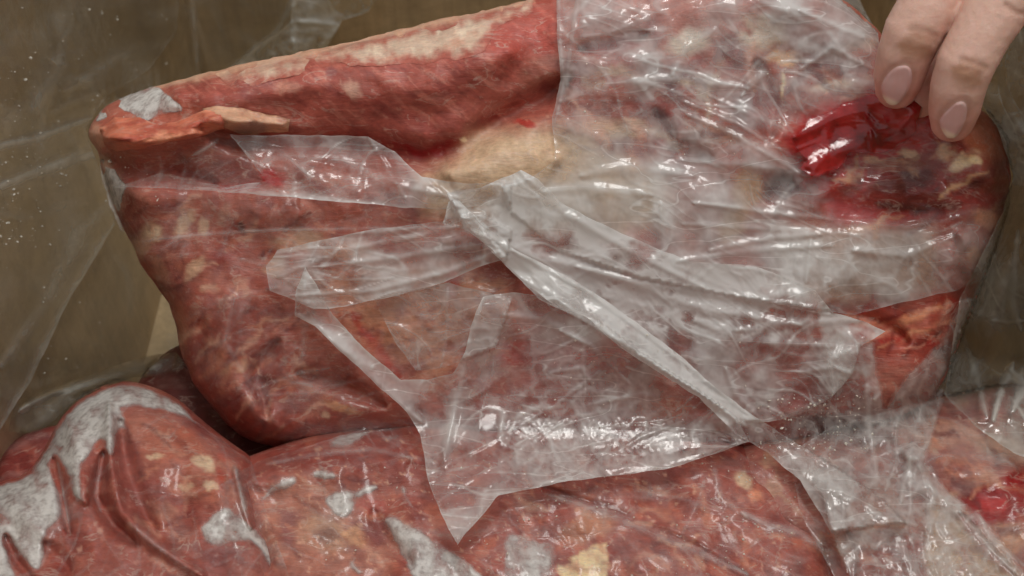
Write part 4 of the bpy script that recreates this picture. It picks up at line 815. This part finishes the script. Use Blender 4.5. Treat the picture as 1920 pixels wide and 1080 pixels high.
capsules([(th[-1][0], 14 * mm), (wr, 17 * mm)])
capsules([(wr, 21 * mm), (HP(2900, -1000, .36), 26 * mm)])
tmp = bpy.data.meshes.new('tmp'); tmp.from_pydata(np.concatenate(blob_v).tolist(), [], blob_f)
to = bpy.data.objects.new('tmp', tmp); COL.objects.link(to)
rm = to.modifiers.new('r', 'REMESH'); rm.mode = 'VOXEL'; rm.voxel_size = 0.0007
sm = to.modifiers.new('s', 'SMOOTH'); sm.factor = 0.5; sm.iterations = 8
ev = to.evaluated_get(bpy.context.evaluated_depsgraph_get()); me = bpy.data.meshes.new_from_object(ev)
V = np.empty(len(me.vertices) * 3); me.vertices.foreach_get('co', V); V = V.reshape(-1, 3)
N = np.empty(len(me.vertices) * 3); me.vertices.foreach_get('normal', N); N = N.reshape(-1, 3)
F = [list(p.vertices) for p in me.polygons]
bpy.data.objects.remove(to)
rel = V - CAM; tt = rel @ FWD
PX = 960 + (rel @ RIGHT) / tt / K * 1920; PY = 540 - (rel @ UPV) / tt / K * 1920
front = ((N * rel).sum(1) < 0)
dis = np.zeros(len(V)); c = np.tile(lin((194, 160, 146)) * KALB, (len(V), 1))
def hput(m, col, a): 
    global c
    m = np.clip(m * a, 0, 1)[:, None]; c = c * (1 - m) + lin(col) * KALB * m
near_f = front & (tt < 0.331)
def knuckle(pts, wd, amp):
    global dis
    m = mask_line(PX, PY, pts, wd, False) * near_f; dis -= amp * m * mm; return m
# creases over the end joints
for pts, wd, a in [([(1708, 54), (1730, 57), (1755, 67)], 7, .3), ([(1712, 66), (1735, 71), (1752, 77)], 6, .12), ([(1802, 112), (1824, 117), (1848, 127)], 6, .3), ([(1800, 126), (1822, 131), (1842, 137)], 6, .15), ([(1885, 8), (1905, 22), (1925, 26)], 5, .3)]:
    hput(knuckle(pts, wd, a), (140, 100, 80), 0.5)
for pts, wd in [([(1690, 85), (1720, 92), (1745, 100)], 26), ([(1790, 130), (1815, 145), (1835, 155)], 24)]: hput(mask_line(PX, PY, pts, wd) * near_f, (146, 106, 80), 0.8)
N1 = [(1647, 167), (1653, 148), (1664, 132), (1683, 119), (1707, 119), (1716, 140), (1708, 170), (1691, 194), (1673, 204), (1656, 194)]
N2 = [(1756, 230), (1764, 214), (1776, 201), (1793, 187), (1811, 186), (1818, 202), (1814, 228), (1801, 254), (1787, 265), (1769, 260)]
for q, r_ in ((f1[0][0], 11), (f2[0][0], 11)):
    dd = np.linalg.norm(V - q, axis=1); hput(np.exp(-(dd / (r_ * mm)) ** 2), (186, 126, 114), 0.85)
for NP in (N1, N2):
    NP = densify(smooth_poly(NP, 2), 6); rim = np.zeros(len(V)); k = near_f & (np.abs(PX - NP[:, 0].mean()) < 80) & (np.abs(PY - NP[:, 1].mean()) < 90)
    rim[k] = np.exp(-(seg_dist(PX[k], PY[k], NP, True)[0] / 5) ** 2); hput(rim, (156, 106, 94), 0.4); dis -= 0.25 * mm * rim
dis += 0.12 * mm * fbm(PX / 14, PY / 14, 3, 5)
V2 = V + N * dis[:, None]
hand = mesh_obj('person', V2, F, M_SKIN, None, True, {'col': c})
tag(hand, 'bare hand reaching in from top right, two fingers pinching the film', 'person')
tree = BVHTree.FromPolygons([Vector(v) for v in V2], F)
def hand_depth(x, y):
    r = ray(x, y); o = []
    for v in r:
        hit = tree.ray_cast(Vector(CAM), Vector(v).normalized())
        o.append((Vector(hit[0]) - Vector(CAM)).dot(Vector(FWD)) if hit[0] else np.nan)
    o = np.array(o); g = np.isnan(o)
    if g.any(): o[g] = np.nanmean(o) + 0.002
    return o
def nail(P, ax, tipd):
    P = np.array(P, float); cen = P.mean(0)
    def dep(x, y, d):
        return hand_depth(x, y) - 0.001 * (-0.2 + 0.5 * sstep(0, 9, d))
    def at(x, y, d):
        u = (x - cen[0]) * ax[0] + (y - cen[1]) * ax[1]
        cc = np.tile(lin((196, 158, 154)) * KALB, (len(x), 1)); m = sstep(tipd - 7, tipd + 3, u)[:, None]
        cc = cc * (1 - m) + lin((214, 196, 176)) * KALB * m
        m = (1 - sstep(-36, -20, u))[:, None] * 0.35; cc = cc * (1 - m) + lin((206, 176, 172)) * KALB * m
        return {'col': cc}
    return sheet('fingernail', P, dep, M_NAIL, hand, 2.2, at, smooth_it=2)
nail(N1, (-0.42, 0.9), 30)
nail(N2, (-0.42, 0.9), 28)

# ================================================================== ice crumbs
oct_v = np.array([(1, 0, 0), (-1, 0, 0), (0, 1, 0), (0, -1, 0), (0, 0, 1), (0, 0, -1)], float)
oct_f = np.array([(0, 2, 4), (2, 1, 4), (1, 3, 4), (3, 0, 4), (2, 0, 5), (1, 2, 5), (3, 1, 5), (0, 3, 5)])
def crumbs(name, boxes, label):
    Vs, Fs, n = [], [], 0
    for (x0, y0, x1, y1, cnt, smin, smax, thr) in boxes:
        k = 0; tries = 0
        while k < cnt and tries < cnt * 20:
            tries += 1
            x = rng.uniform(x0, x1); y = rng.uniform(y0, y1)
            if perlin(np.array([x / 70]), np.array([y / 70]), 55)[0] < thr: continue
            k += 1
            t = sample(D, np.array([x]), np.array([y]))[0] - 0.0006
            s = smin + (smax - smin) * rng.random() ** 3
            p = at_depth(np.array([x]), np.array([y]), np.array([t]))[0]
            sc = s * 0.00008 * rng.uniform(0.5, 1.5, 3); A = rng.normal(size=(3, 3)); Q, _ = np.linalg.qr(A)
            Vs.append((oct_v * sc * rng.uniform(0.7, 1.3, (6, 1))) @ Q + p); Fs.append(oct_f + n); n += 6
    o = mesh_obj(name, np.concatenate(Vs), np.concatenate(Fs).tolist(), M_CRUMB, None, False)
    tag(o, label, 'ice', kind='stuff'); return o
crumbs('ice_crumbs', [(-20, 0, 330, 420, 150, 1.5, 7, -0.1), (-20, 280, 90, 460, 70, 1.5, 6, -0.3), (0, 400, 200, 720, 40, 1.5, 6, -0.1)], 'tiny pale ice crumbs sprinkled over the liner at left')
crumbs('ice_crumbs', [(860, 850, 1500, 1080, 260, 1.2, 4.5, -0.15), (880, 560, 1420, 880, 180, 1.2, 4, -0.1), (1420, 740, 1640, 860, 170, 1.5, 6, -0.3), (1040, 100, 1500, 300, 60, 1.2, 4, -0.1), (560, 840, 860, 1060, 70, 1.2, 4, -0.1)], 'tiny pale ice crumbs sprinkled over the torn film and lower cuts')

for o in bpy.data.objects:
    if '_w' in o: del o['_w']
